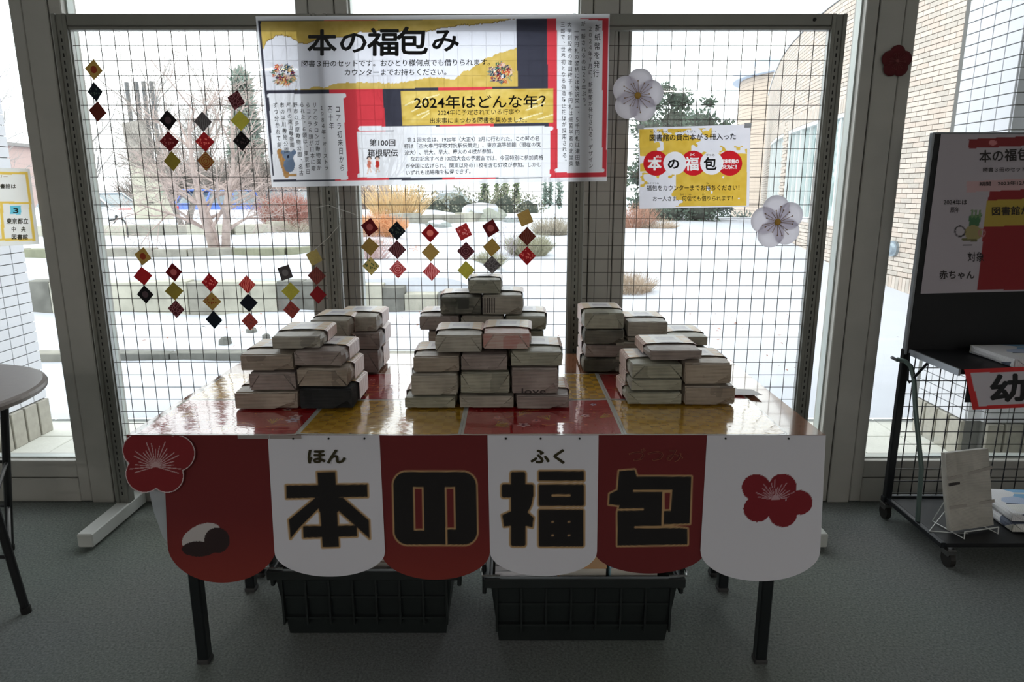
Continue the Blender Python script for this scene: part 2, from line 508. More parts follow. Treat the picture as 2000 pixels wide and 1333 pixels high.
for j in range(len(ys) - 1):
    for i in range(nx - 1):
        fs.append((j*nx+i, j*nx+i+1, (j+1)*nx+i+1, (j+1)*nx+i))
mb = MB(); mb.add(vs, fs); o = mb.build('snowy_ground', m_snow, smooth=True); tag(o, kind='structure')
# fallen leaves / debris on the snow
mb = MB(); r2 = random.Random(3)
def litter(n, x0, x1, y0, y1, s):
    for _ in range(n):
        x, y = r2.uniform(x0, x1), r2.uniform(y0, y1); z = ground_h(x, y) + .035
        a = r2.uniform(0, PI); w = s * r2.uniform(.5, 1.3)
        mb.add([(x+w*math.cos(a+q*PI/2)*(1 if q%2 else .45), y+w*math.sin(a+q*PI/2)*(1 if q%2 else .45), z + r2.uniform(0,.015)) for q in range(4)], [(0,1,2,3)])
litter(60, 1.2, 3.6, 4.2, 7, .018); litter(50, -3.5, -.8, 5.5, 7.0, .02); litter(200, -2.3, -1.4, 10.0, 11.3, .03); litter(40, -3, 3, 4, 9, .012)
o = mb.build('fallen_leaves', mat('dead_leaf', S(176, 130, 112), .8, noise=.3, nscale=3)); tag(o, 'scattered brown dead leaves lying on the snow outside', 'leaves', kind='stuff')
# grey clods poking through the snow
m_stone = mat('weathered_stone', S(150, 148, 138), .9, noise=.22, nscale=6, bump=.5, bscale=18)
m_stone2 = mat('pale_stone', S(182, 180, 166), .9, noise=.18, nscale=5, bump=.5, bscale=14)
m_stone3 = mat('dark_stone', S(116, 116, 110), .9, noise=.25, nscale=7, bump=.5, bscale=14)
def rock_mb(mb, x, y, z, rx, ry, rz, seed, n=8):
    q = random.Random(seed); rows = 5
    vs = [(x, y, z + rz)]
    for i in range(1, rows):
        a = PI * .5 * i / (rows - 1)
        for j in range(n):
            b = 2 * PI * j / n; k = q.uniform(.8, 1.15)
            vs.append((x + rx * math.sin(a) * math.cos(b) * k, y + ry * math.sin(a) * math.sin(b) * k, z + rz * math.cos(a) * q.uniform(.8, 1.1) - (.06 if i == rows - 1 else 0)))
    fs = [(0, 1 + j, 1 + (j + 1) % n) for j in range(n)]
    for i in range(rows - 2):
        for j in range(n):
            a = 1 + i * n; fs.append((a + j, a + n + j, a + n + (j + 1) % n, a + (j + 1) % n))
    mb.add(vs, fs)
for i, (px, py, w) in enumerate(((440, 665, .10), (492, 645, .09), (395, 640, .06), (520, 655, .06), (350, 634, .05), (748, 672, .06), (470, 633, .04))):
    p = hitz(px, py, .05)
    mb = MB(); rock_mb(mb, p.x, p.y, ground_h(p.x, p.y) - .01, w * .6, w * .5, w * .45, i)
    o = mb.build('soil_clod', m_stone3)
    tag(o, ('grey clod poking through the snow below the paper garlands, %s' %
        ('largest one', 'second one towards the mullion', 'small one left of the largest', 'close to the window mullion', 'leftmost', 'seen in the centre window', 'tiny, nearest the stone wall')[i]), 'clod', 'clods in the snow')

# paving outside the window
m_pave = mat('paving_slab_concrete', S(216, 216, 208), .85, noise=.05, nscale=9, bump=.15, bscale=60)
pv = empty('terrace_paving', (0, 3.3, 0)); tag(pv, kind='structure')
MB().box(-7, 7, YW + .17, 3.80, -.1, -.012).build('mortar_bed', mat('paving_joint', S(96, 98, 94), .9), pv)
slab = None; cnt = 0
for j in range(3):
    for i in range(-14, 14):
        x = i * .3 + .02; y = YW + .21 + j * .3
        if abs(x) > 3.6: continue
        if slab is None:
            slab = MB().box(-.147, .147, -.147, .147, -.03, 0, b=.004).build('slab', m_pave, pv); slab.location = (x + .15, y + .15, 0); c = slab
        else:
            c = slab.copy(); COL.objects.link(c)
            c.location = (x + .15, y + .15, rnd.uniform(-.002, .001))

# kerb, retaining wall of stone blocks, upper kerbs
def block_row(root, path, z0f, h, name, mats_, wmin, wmax, depth=.16, seed=1, jitter=.012, hf=None, join=.003):
    q = random.Random(seed)
    pts = [Vector((a, b, 0)) for a, b in path]
    segs = [(pts[i], pts[i+1]) for i in range(len(pts)-1)]
    for a, b in segs:
        L = (b - a).length; t = 0; d = (b - a).normalized(); ang = math.atan2(d.y, d.x)
        while t < L - .05:
            w = min(q.uniform(wmin, wmax), L - t)
            if L - t - w < wmin * .5: w = L - t
            c = a + d * (t + w / 2); z0 = z0f(c.x, c.y); hh = (hf(c.x, c.y) if hf else h) + q.uniform(-jitter, jitter)
            M = Matrix.Translation((c.x, c.y + q.uniform(-jitter, jitter), z0)) @ Matrix.Rotation(ang + q.uniform(-.02, .02), 4, 'Z')
            MB().box(-w/2 + join, w/2 - join, -depth/2, depth/2, -.08, hh, b=.006, M=M).build(name, q.choice(mats_), root)
            t += w
kb = thing('stone_kerb', (-2.6, 5.2, 0), 'low weathered stone kerb crossing the snow nearest the left windows', 'kerb', None)
block_row(kb, [(-5.5, 5.22), (-.5, 5.18)], lambda x, y: 0, .075, 'kerb_stone', [m_stone3, m_stone], .5, .8, .12, 2, .004)
rw = thing('retaining_wall', (-3, 7.2, 0), 'knee-high retaining wall of grey stone blocks holding the snow-covered terrace', 'wall', None)
block_row(rw, [(-7.5, 7.22), (-2.2, 7.22), (-.62, 7.2)], lambda x, y: 0, .36, 'stone_block', [m_stone, m_stone2, m_stone3, m_stone2], .2, .38, .2, 5, .012,
          hf=lambda x, y: .365 if x < -1.75 else .335 if x < -1.3 else .30 if x < -1.0 else .25)
k2 = thing('curved_kerb', (-3.4, 10.0, 0), 'mossy curved stone kerb on the terrace left of the bare tree', 'kerb', None)
block_row(k2, [(-8, 9.75), (-4.6, 9.8), (-3.3, 10.0), (-2.6, 10.5), (-2.2, 11.4)], lambda x, y: .36, .13, 'kerb_stone', [m_stone, mat('mossy_stone', S(136, 138, 116), .9, noise=.2, nscale=6, bump=.4, bscale=15)], .5, .8, .2, 8, .008)
k3 = thing('rubble_kerb', (-4, 13.5, 0), 'row of pale rough stones below the concrete monument', 'kerb', None)
block_row(k3, [(-9, 12.6), (-5.2, 12.9), (-3.2, 14.4), (-.4, 17.5)], lambda x, y: ground_h(x, y) - .05, .24, 'rough_stone', [m_stone2, m_stone], .35, .7, .35, 9, .03)

# --- tile-clad piers of the building, one either side of the window
m_tile = mat('white_glazed_tile', S(232, 233, 240), .25, noise=.015, nscale=3)
m_grout = mat('tile_grout', S(120, 120, 118), .9)
m_plinth = mat('plinth_granite', S(176, 172, 162), .85, noise=.1, nscale=30)
def tiled_face(root, p0, p1, z0, z1, tw, th, proto, every=None):
    """tiles on the vertical face from p0 to p1 (outward normal to the left of p0->p1)"""
    a = Vector((*p0, 0)); b = Vector((*p1, 0)); L = (b - a).length; d = (b - a).normalized()
    n = Vector((d.y, -d.x, 0)); ang = math.atan2(d.y, d.x); cnt = 0; stuff = MB()
    cols = max(1, round(L / tw)); rows = int((z1 - z0) / th)
    w = L / cols
    for r in range(rows):
        for c in range(cols):
            ctr = a + d * (w * (c + .5)); z = z0 + th * (r + .5)
            M = Matrix.Translation((ctr.x, ctr.y, z)) @ Matrix.Rotation(ang, 4, 'Z')
            if every is None or every(r, c):
                key = (round(w, 4), th)
                if key not in proto:
                    proto[key] = MB().box(-w/2+.0022, w/2-.0022, -.006, .002, -th/2+.0022, th/2-.0022, b=.001).build('tile', m_tile)
                    o = proto[key]; o.parent = root
                else:
                    o = proto[key].copy(); COL.objects.link(o); o.parent = root
                o.matrix_local = Matrix.Translation(-wloc(root)) @ M
                cnt += 1
            else:
                stuff.box(-w/2+.0022, w/2-.0022, -.006, .002, -th/2+.0022, th/2-.0022, M=M)
    return stuff
def plinth(root, p0, p1, z1, w0=.1):
    a = Vector((*p0, 0)); b = Vector((*p1, 0)); L = (b - a).length; d = (b - a).normalized(); ang = math.atan2(d.y, d.x)
    k = max(1, round(L / w0)); w = L / k
    for i in range(k):
        c = a + d * w * (i + .5)
        M = Matrix.Translation((c.x, c.y, 0)) @ Matrix.Rotation(ang, 4, 'Z')
        MB().box(-w/2+.006, w/2-.006, -.02, .004, .0, z1-.004, b=.003, M=M).build('plinth_stone', m_plinth, root)
TH = .0535; TW = .105
lp = thing('tiled_pier', (-2.75, 3.2, 0), 'white tiled pier outside behind the round table at left', 'pillar', 'white tiled piers outside the windows')
MB().box(-3.2, -2.592, 2.93, 3.63, 0, 3.4).build('core', m_grout, lp)
pr = {}
st = tiled_face(lp, (-2.590, 2.93), (-2.590, 3.64), .19, 3.3, TW, TH, pr, every=lambda r, c: r < 36)
st.box(-3.2,-2.6,3.631,3.635,.19,3.3)
so = st.build('upper_tile', m_tile, lp); so['kind'] = 'stuff'
plinth(lp, (-2.590, 2.93), (-2.590, 3.64), .19)
rp = thing('tiled_pier', (2.3, 3.4, 0), 'white tiled pier with a stepped corner outside behind the black display rack', 'pillar', 'white tiled piers outside the windows')
MB().box(2.262, 2.335, 3.24, 3.64, 0, 3.4).build('core', m_grout, rp)
MB().box(2.335, 4.2, 3.21, 3.8, 0, 3.4).build('core', m_grout, rp)
pr2 = {}
st = tiled_face(rp, (2.26, 3.64), (2.26, 3.238), .19, 3.3, TW, TH, pr2, every=lambda r, c: r < 44)
for p0, p1 in (((2.26, 3.238), (2.332, 3.238)), ((2.333, 3.238), (2.333, 3.21)), ((2.333, 3.208), (2.77, 3.208))):
    s2 = tiled_face(rp, p0, p1, .19, 3.3, TW, TH, pr2, every=lambda r, c: r < 22)
    st.add(s2.v, s2.f)
so = st.build('upper_tile', m_tile, rp); so['kind'] = 'stuff'
plinth(rp, (2.26, 3.64), (2.26, 3.238), .19); plinth(rp, (2.333, 3.208), (2.9, 3.208), .19)

# --- long curved brick building on the right
m_brick = [mat('buff_brick', S(208, 197, 186), .85, noise=.06, nscale=20), mat('pink_brick', S(202, 188, 176), .85, noise=.06, nscale=20), mat('grey_brick', S(194, 185, 175), .85, noise=.08, nscale=20)]
m_mortar = mat('brick_mortar', S(128, 120, 112), .95)
m_wf = mat('white_window_frame', S(228, 230, 228), .4)
def dark_glass():
    m = mat('far_window_glass', S(150, 172, 172), .04, spec=1.0, coat=1.0)
    return m
m_fglass = dark_glass()
path = [(5.25, 3.4), (5.1, 5.5), (4.93, 8.0), (4.83, 10.0), (4.95, 11.7), (5.5, 14.5), (6.4, 17.6), (7.7, 21.6)]
# smooth resample
def catmull(P, n=10):
    out = []
    Q = [P[0]] + P + [P[-1]]
    for i in range(1, len(Q) - 2):
        p0, p1, p2, p3 = [np.array(Q[i + k], float) for k in (-1, 0, 1, 2)]
        for k in range(n):
            t = k / n
            out.append(tuple(.5 * ((2*p1) + (-p0+p2)*t + (2*p0-5*p1+4*p2-p3)*t*t + (-p0+3*p1-3*p2+p3)*t**3)))
    out.append(tuple(P[-1])); return out
cpth = catmull(path, 12)
arc = [0]
for i in range(1, len(cpth)): arc.append(arc[-1] + math.dist(cpth[i], cpth[i-1]))
def on_arc(s):
    s = max(0, min(arc[-1] - 1e-6, s))
    i = max(k for k in range(len(arc)) if arc[k] <= s); i = min(i, len(arc) - 2)
    t = (s - arc[i]) / (arc[i+1] - arc[i]); a, b = cpth[i], cpth[i+1]
    return a[0] + (b[0]-a[0])*t, a[1] + (b[1]-a[1])*t, math.atan2(b[1]-a[1], b[0]-a[0])
def arc_at_y(y):
    k = min(range(len(cpth)), key=lambda i: abs(cpth[i][1] - y)); return arc[k]
HB = 4.05
bb = thing('brick_building', (5.5, 10, 0), 'long curved buff brick building with white framed windows beyond the right panes', 'building')
wins = []      # (s0, s1, z0, z1)
def arc_from_px(px):
    best = min(range(len(cpth) * 4), key=lambda k: abs(proj((*on_arc(arc[-1]*k/(len(cpth)*4))[:2], 1.5))[0] - px)); return arc[-1]*best/(len(cpth)*4)
for pxa, pxb in ((1712, 1608), (1588, 1533), (1524, 1500)):
    wins.append((arc_from_px(pxa), arc_from_px(pxb), .78, 2.40))
# wall backing as a strip of boxes, open at the windows
mb = MB(); ss = 0; step = .25
def inwin(s, z, pad=0.0):
    for a, b, z0, z1 in wins:
        if a - pad < s < b + pad and z0 - pad < z < z1 + pad: return True
    return False
def arcbox(mb, s0, s1, z0, z1, d0, d1, mi=0, b=0):
    """box following the wall; d = distance in front of the wall plane (towards the garden)"""
    x, y, a = on_arc((s0 + s1) / 2)
    M = Matrix.Translation((x, y, 0)) @ Matrix.Rotation(a, 4, 'Z')
    w = (s1 - s0) / 2
    mb.box(-w, w, d0, d1, z0, z1, mi, b, M)
s = 0
cuts = sorted(set([0, arc[-1]] + [w[0] for w in wins] + [w[1] for w in wins]))
for i in range(len(cuts) - 1):
    a, b = cuts[i], cuts[i+1]; n = max(1, int((b - a) / .3))
    for k in range(n):
        s0, s1 = a + (b-a)*k/n, a + (b-a)*(k+1)/n; mid = (s0+s1)/2
        if inwin(mid, 1.5):
            arcbox(mb, s0, s1 + .01, -.5, .78, -.25, 0); arcbox(mb, s0, s1 + .01, 2.40, HB, -.25, 0); arcbox(mb, s0, s1+.01, .78, 2.4, -.25, -.12)
        else: arcbox(mb, s0, s1 + .01, -.5, HB, -.25, 0)
mb.build('wall_core', m_mortar, bb)
# coping of the wall
mb = MB(); n = 60
for k in range(n): arcbox(mb, arc[-1]*k/n, arc[-1]*(k+1)/n + .01, HB, HB + .06, -.3, .03)
mb.build('coping', mat('coping_metal', S(196, 200, 205), .4, .3), bb)
# bricks
BW, BHt, BD = .21, .0603, .012
bricks = []
rows = int(HB / BHt); total = int(arc[-1] / BW)
q = random.Random(11)
for r in range(rows):
    z = BHt * r
    if z < .23: continue
    for c in range(total):
        s = (c + (.5 if r % 2 else 0)) * BW
        if s + BW > arc[-1]: continue
        mid = s + BW / 2
        if inwin(mid, z + .03, .02): continue
        if any(a - .1 < mid < b + .1 and 2.40 <= z + .03 < 2.60 for a, b, _, _ in wins): continue
        x, y, a = on_arc(mid)
        bricks.append((r, mid, z, x, y, a, q.randrange(3)))
def seen(b):
    px, py, d = proj((b[3], b[4], b[2] + .03))
    return (1640 < px < 1690 or 1755 < px < 1850) and -8 < py < 600 and d > 0
order = sorted([b for b in bricks if seen(b)], key=lambda b: proj((b[3], b[4], b[2]))[2])[:300]
oset = set((b[0], b[1]) for b in order)
bproto = [MB().box(-BW/2+.004, BW/2-.004, 0, BD, .004, BHt-.004, b=.002).build('brick', m_brick[k]) for k in range(3)]
used = [False] * 3
rest = MB()
for b in bricks:
    M = Matrix.Translation((b[3], b[4], b[2])) @ Matrix.Rotation(b[5], 4, 'Z')
    if (b[0], b[1]) in oset:
        k = b[6]
        if used[k]: o = bproto[k].copy(); COL.objects.link(o)
        else: o = bproto[k]; used[k] = True
        o.parent = bb; o.matrix_local = Matrix.Translation(-wloc(bb)) @ M
    else:
        px, py, d = proj((b[3], b[4], b[2]))
        if px < 1380 or px > 2600: continue
        vs = [M @ Vector(v) for v in ((-BW/2+.004,0,.004),(BW/2-.004,0,.004),(BW/2-.004,0,BHt-.004),(-BW/2+.004,0,BHt-.004),
              (-BW/2+.004,BD,.004),(BW/2-.004,BD,.004),(BW/2-.004,BD,BHt-.004),(-BW/2+.004,BD,BHt-.004))]
        rest.add(vs, [(4,7,6,5),(0,1,5,4),(3,7,6,2),(0,4,7,3),(1,2,6,5)], b[6])
o = rest.build('far_brick', m_brick, bb); o['kind'] = 'stuff'
# soldier course at the foot and above the windows
sol = MB()
n = int(arc[-1] / .07)
for k in range(n):
    s0 = arc[-1] * k / n
    arcbox(sol, s0 + .004, s0 + arc[-1]/n - .004, -.1, .232, 0, .014, k % 3)
for a, b, z0, z1 in wins:
    n2 = int((b - a + .2) / .07)
    for k in range(n2): arcbox(sol, a - .1 + (b-a+.2)*k/n2 + .004, a - .1 + (b-a+.2)*(k+1)/n2 - .004, 2.405, 2.595, 0, .014, k % 3)
o = sol.build('soldier_course', m_brick, bb); o['kind'] = 'stuff'
for a, b, z0, z1 in wins:
    mb = MB(); n3 = max(2, round((b - a) / 1.1))
    nn = 8
    for k in range(nn):
        s0, s1 = a + (b-a)*k/nn, a + (b-a)*(k+1)/nn + .005
        arcbox(mb, s0, s1, z0, z0 + .07, -.1, .03); arcbox(mb, s0, s1, z1 - .06, z1, -.1, .01)
    for k in range(n3 + 1):
        c = a + (b - a) * k / n3; arcbox(mb, c - .045, c + .045, z0, z1, -.1, .0)
    for k in range(n3):
        c = a + (b - a) * (k + .5) / n3
        arcbox(mb, c - .02, c + .02, z0, z1, -.09, -.03)
    w = mb.build('window_frame', m_wf, bb)
    g = MB()
    for k in range(nn):
        s0, s1 = a + (b-a)*k/nn, a + (b-a)*(k+1)/nn
        arcbox(g, s0, s1, z0 + .07, z1 - .06, -.08, -.07)
    g.build('pane', m_fglass, w)
sv = arc_from_px(1766); xv, yv, av = on_arc(sv); zv = at(1766, 486, yv).z
Mv = Matrix.Translation((xv, yv, zv)) @ Matrix.Rotation(av, 4, 'Z')
mv = MB(); mv.disc_y((0, 0), .10, .012, .05, 18); mv.disc_y((0, 0), .075, .05, .075, 18, r2=.05); mv.v = [tuple(Mv @ Vector(v)) for v in mv.v]
mv.build('vent_cowl', mat('vent_metal', S(150, 162, 170), .35, .6), bb)
# turret at the far end, snow on its roof
def cyl_wall(name, cx, cy, R, z0, z1, m, root, a0, a1, n=24, thick=.2):
    mb = MB(); 
    for k in range(n):
        t0, t1 = a0 + (a1-a0)*k/n, a0 + (a1-a0)*(k+1)/n
        ps = [(cx+R*math.cos(t0), cy+R*math.sin(t0)), (cx+R*math.cos(t1), cy+R*math.sin(t1)), (cx+(R-thick)*math.cos(t1), cy+(R-thick)*math.sin(t1)), (cx+(R-thick)*math.cos(t0), cy+(R-thick)*math.sin(t0))]
        mb.add([(x, y, z0) for x, y in ps] + [(x, y, z1) for x, y in ps], [(0,1,5,4),(1,2,6,5),(2,3,7,6),(3,0,4,7),(4,5,6,7),(3,2,1,0)])
    return mb.build(name, m, root)
def brickwork():
    m = bpy.data.materials.new('far_brickwork'); m.use_nodes = True
    N = m.node_tree.nodes; L = m.node_tree.links
    tc = N.new('ShaderNodeTexCoord'); mp = N.new('ShaderNodeSeparateXYZ'); L.new(tc.outputs['Object'], mp.inputs[0])
    w = N.new('ShaderNodeMath'); w.operation = 'MULTIPLY'; w.inputs[1].default_value = 1 / .12; L.new(mp.outputs['Z'], w.inputs[0])
    f = N.new('ShaderNodeMath'); f.operation = 'FRACT'; L.new(w.outputs[0], f.inputs[0])
    g = N.new('ShaderNodeMath'); g.operation = 'LESS_THAN'; g.inputs[1].default_value = .16; L.new(f.outputs[0], g.inputs[0])
    mx = N.new('ShaderNodeMix'); mx.data_type = 'RGBA'; mx.inputs[6].default_value = S(204, 188, 172); mx.inputs[7].default_value = S(160, 146, 134)
    L.new(g.outputs[0], mx.inputs[0]); L.new(mx.outputs[2], N['Principled BSDF'].inputs['Base Color']); N['Principled BSDF'].inputs['Roughness'].default_value = .9
    return m
m_fbrick = brickwork()
tu = thing('brick_turret', (11.0, 24.6, 0), 'round brick turret with a pale blue rimmed roof at the far end', 'building')
cyl_wall('drum', 11.0, 24.6, 3.1, -.8, 5.0, m_fbrick, tu, -PI * 1.25, -PI * .2, 30)
mb = MB(); mb.cyl((11.0, 24.6), 3.35, 4.95, 5.35, 40); mb.cyl((11.0, 24.6), 3.35, 5.35, 5.55, 40, r2=2.7)
mb.build('roof_rim', mat('pale_blue_roof', S(196, 212, 232), .6), tu)
for zc, hh, an in ((3.5, .55, -1.85), (1.55, .6, -1.85), (1.4, .75, -2.25)):
    cx, cy = 11.0 + 3.12 * math.cos(an), 24.6 + 3.12 * math.sin(an)
    M = Matrix.Translation((cx, cy, zc)) @ Matrix.Rotation(an + PI/2, 4, 'Z')
    f = MB().box(-.42, .42, -.08, .05, -hh, hh, b=.01, M=M).build('window_frame', m_wf, tu)
    MB().box(-.34, .34, -.1, -.07, -hh + .08, hh - .08, M=M).build('pane', m_fglass, f)
ub = thing('tiled_block', (20.0, 32.5, 0), 'tall white tiled block rising behind the brick building', 'building')
mb = MB().box(14.8, 26, 29.2, 36, -.8, 11.5)
def tilegrid():
    m = bpy.data.materials.new('far_tile'); m.use_nodes = True
    N = m.node_tree.nodes; L = m.node_tree.links
    tc = N.new('ShaderNodeTexCoord'); se = N.new('ShaderNodeSeparateXYZ'); L.new(tc.outputs['Object'], se.inputs[0])
    outs = []
    for ax in ('X', 'Z'):
        w = N.new('ShaderNodeMath'); w.operation = 'MULTIPLY'; w.inputs[1].default_value = 1 / .3; L.new(se.outputs[ax], w.inputs[0])
        f = N.new('ShaderNodeMath'); f.operation = 'FRACT'; L.new(w.outputs[0], f.inputs[0])
        g = N.new('ShaderNodeMath'); g.operation = 'LESS_THAN'; g.inputs[1].default_value = .12; L.new(f.outputs[0], g.inputs[0]); outs.append(g)
    mm = N.new('ShaderNodeMath'); mm.operation = 'MAXIMUM'; L.new(outs[0].outputs[0], mm.inputs[0]); L.new(outs[1].outputs[0], mm.inputs[1])
    mx = N.new('ShaderNodeMix'); mx.data_type = 'RGBA'; mx.inputs[6].default_value = S(240, 241, 244); mx.inputs[7].default_value = S(205, 210, 215)
    L.new(mm.outputs[0], mx.inputs[0]); L.new(mx.outputs[2], N['Principled BSDF'].inputs['Base Color']); return m
mb.build('tower', tilegrid(), ub)
MB().box(14.75, 26.05, 29.15, 36, 11.5, 11.65, b=.03).build('parapet', m_wf, ub)
pb = thing('distant_house', (-28, 31, 0), 'distant dull pink building between the pier and the left mullion', 'building')
MB().box(-38, -20.7, 29, 34, -1, 3.05).build('wall', mat('pink_render', S(196, 172, 166), .9, noise=.05), pb)
MB().box(-38.2, -20.5, 28.8, 34.2, 3.05, 3.2, b=.02).build('roof_slab', mat('roof_grey', S(150, 146, 144), .8), pb)
# ---------------------------------------------------------------- plants
def bark(name, col): return mat(name, col, .9, noise=.2, nscale=12)
m_bark_pink = bark('pinkish_twig', S(178, 162, 156))
m_bark_grey = bark('grey_bark', S(140, 134, 128))
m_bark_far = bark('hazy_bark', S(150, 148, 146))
def grow(mb, p, d, L, r, lv, q, spread, up, curl=.18, sides=3, kids=(3, 5), seg=4, lmul=.72, rmul=.55):
    pts = [p]; rs = [r]; dirs = []
    cur = p.copy(); dd = d.normalized()
    for k in range(seg):
        dd = (dd + Vector((q.uniform(-curl, curl), q.uniform(-curl, curl), q.uniform(-curl, curl) + up * .1))).normalized()
        cur = cur + dd * (L / seg); pts.append(cur.copy()); rs.append(r * (1 - .62 * (k + 1) / seg)); dirs.append(dd.copy())
    mb.tube(pts, rs, n=sides if lv < 2 else (4 if lv < 3 else 7), cap=False)
    if lv <= 0: return
    n = q.randint(*kids)
    for i in range(n):
        t = q.uniform(.3, 1.0); k = min(seg - 1, int(t * seg)); base = pts[k].lerp(pts[k + 1], t * seg - k)
        az = q.uniform(0, 2 * PI); ax = dirs[k].orthogonal().normalized(); ax.rotate(Matrix.Rotation(az, 3, dirs[k]))
        nd = dirs[k].copy(); nd.rotate(Matrix.Rotation(q.uniform(spread * .5, spread), 3, ax))
        nd.z += up * .25
        grow(mb, base, nd, L * lmul * q.uniform(.75, 1.15), max(.0022, rs[k] * rmul + .0008), lv - 1, q, spread, up, curl, sides, kids, max(3, seg - 1), lmul, rmul)
def bare_tree(name, loc, h, seed, m, label, group=None, stems=1, lv=4, r=None, spread=.8, up=.6, kids=(3, 5), thin=1.0, splay=.25, tl=.45, clear=None):
    t = thing(name, loc, label, 'tree', group)
    q = random.Random(seed); r = r or h * .022
    trunk = MB(); crown = MB()
    x, y, z = loc
    for s_ in range(stems):
        a = 2 * PI * s_ / stems + q.uniform(-.3, .3)
        off = Vector((math.cos(a), math.sin(a), 0)) * (r * 1.1 if stems > 1 else 0)
        d = Vector((math.cos(a) * splay, math.sin(a) * splay, 1)) if stems > 1 else Vector((q.uniform(-.05, .05), q.uniform(-.05, .05), 1))
        p = Vector((x, y, z - .08)) + off; pts = [p]; rs = [r * 1.2]; dd = d.normalized()
        for k in range(5):
            dd = (dd + Vector((q.uniform(-.08, .08), q.uniform(-.08, .08), .05))).normalized(); p = p + dd * (h * tl / 5); pts.append(p.copy()); rs.append(r * (1 - .09 * k))
        trunk.tube(pts, rs, n=9)
        nb = q.randint(4, 6) if stems > 1 else q.randint(6, 9)
        for b in range(nb):
            k = q.randint(2 if stems > 1 else 1, 5); base = pts[k]
            az = q.uniform(0, 2 * PI); el = q.uniform(.35, 1.1)
            nd = Vector((math.cos(az) * math.cos(el), math.sin(az) * math.cos(el), math.sin(el)))
            grow(crown, base, nd, h * q.uniform(.22, .36), rs[k] * .5 * thin, lv - 1, q, spread, up, .2, 3, kids)
        grow(crown, pts[-1], dd, h * .4, rs[-1] * .8, lv - 1, q, spread, up, .2, 3, kids)
    trunk.build('trunk', m, t, smooth=True); c = crown.build('branches', m, t); c['kind'] = 'stuff'
    return t
gz = ground_h
p = hitz(428, 481, .5)
bare_tree('bare_tree', (p.x, p.y, gz(p.x, p.y)), 2.9, 4, m_bark_pink, 'leafless pale pink-grey garden tree with several stems standing in the snow, nearest one', None, stems=3, lv=5, r=.062, spread=1.05, up=.12, kids=(3, 4), splay=.30, tl=.34)
bare_tree('bare_tree', (-6.9, 14.6, gz(-6.9, 14.6)), 3.6, 14, m_bark_grey, 'second leafless garden tree standing behind the nearest bare tree', None, stems=4, lv=4, r=.05, spread=1.1, up=.3, kids=(4, 5), splay=.35, tl=.4)
far = [(-24.2, 40, 9.2), (-20.2, 42, 9.6), (-16.6, 38, 8.6), (-13.6, 43, 10.2), (-9.6, 51, 11.0), (-7.6, 41, 8.6), (-37, 46, 11)]
txt = ['farthest left of those in the left window', 'second from the left', 'behind the monument, left of its poles', 'tall one behind the nearest bare tree', 'behind the top right of the left window', 'close to the second mullion', 'slim one seen in the leftmost pane']
for i, (x, y, h) in enumerate(far):
    bare_tree('woodland_tree', (x, y, -.7), h, 30 + i, m_bark_far, 'tall bare woodland tree beyond the car park, ' + txt[i], 'bare trees beyond the car park', 1, 4, h * .016, .75, .7, (3, 5), 1.0)
# low twiggy thicket in front of the wood
m_thick = bark('thicket_twig', S(132, 124, 118))
def twigs(name, loc, w, d, h, n, m, label, cat='shrub', seed=1, r=.004, lean=.5, droop=0.0, group=None, seg=4, fork=2):
    t = thing(name, loc, label, cat, group); q = random.Random(seed); mb = MB()
    for _ in range(n):
        a = q.uniform(0, 2 * PI); k = math.sqrt(q.random())
        b = Vector((loc[0] + math.cos(a) * k * w * .28, loc[1] + math.sin(a) * k * d * .28, loc[2] - .05))
        dr = Vector((math.cos(a) * lean * k * w / max(h, .1), math.sin(a) * lean * k * d / max(h, .1), 1)).normalized()
        hh = h * q.uniform(.55, 1.05) * (1 - .25 * k); pts = [b]; cur = b.copy(); dd = dr
        for s_ in range(seg):
            dd = (dd + Vector((q.uniform(-.16, .16), q.uniform(-.16, .16), -droop * (s_ + 1) / seg))).normalized(); cur = cur + dd * hh / seg; pts.append(cur.copy())
        mb.tube(pts, [r * (1 - .7 * i / seg) for i in range(seg + 1)], n=3, cap=False)
        for f_ in range(fork):
            k_ = q.randint(1, seg - 1); c = pts[k_]; d2 = Vector((q.uniform(-1, 1), q.uniform(-1, 1), q.uniform(.2, 1.1))).normalized()
            mb.tube([c, c + d2 * hh * .18, c + (d2 + Vector((0, 0, .2 - droop))) * hh * .32], [r * .6, r * .45, r * .2], n=3, cap=False)
    o = mb.build('stems', m, t); o['kind'] = 'stuff'
    return t
twigs('thicket', (-13.6, 35.4, -.75), 17, 1.5, 4.2, 3200, m_thick, 'dark twiggy thicket behind the parked cars at left', 'shrub', 3, .022, .25, fork=4)
twigs('thicket', (-8.6, 33.6, -.6), 12, 1.0, 3.0, 1900, bark('pink_thicket', S(166, 148, 142)), 'pinkish bare thicket behind the nearest bare tree', 'shrub', 4, .012, .35, fork=4)

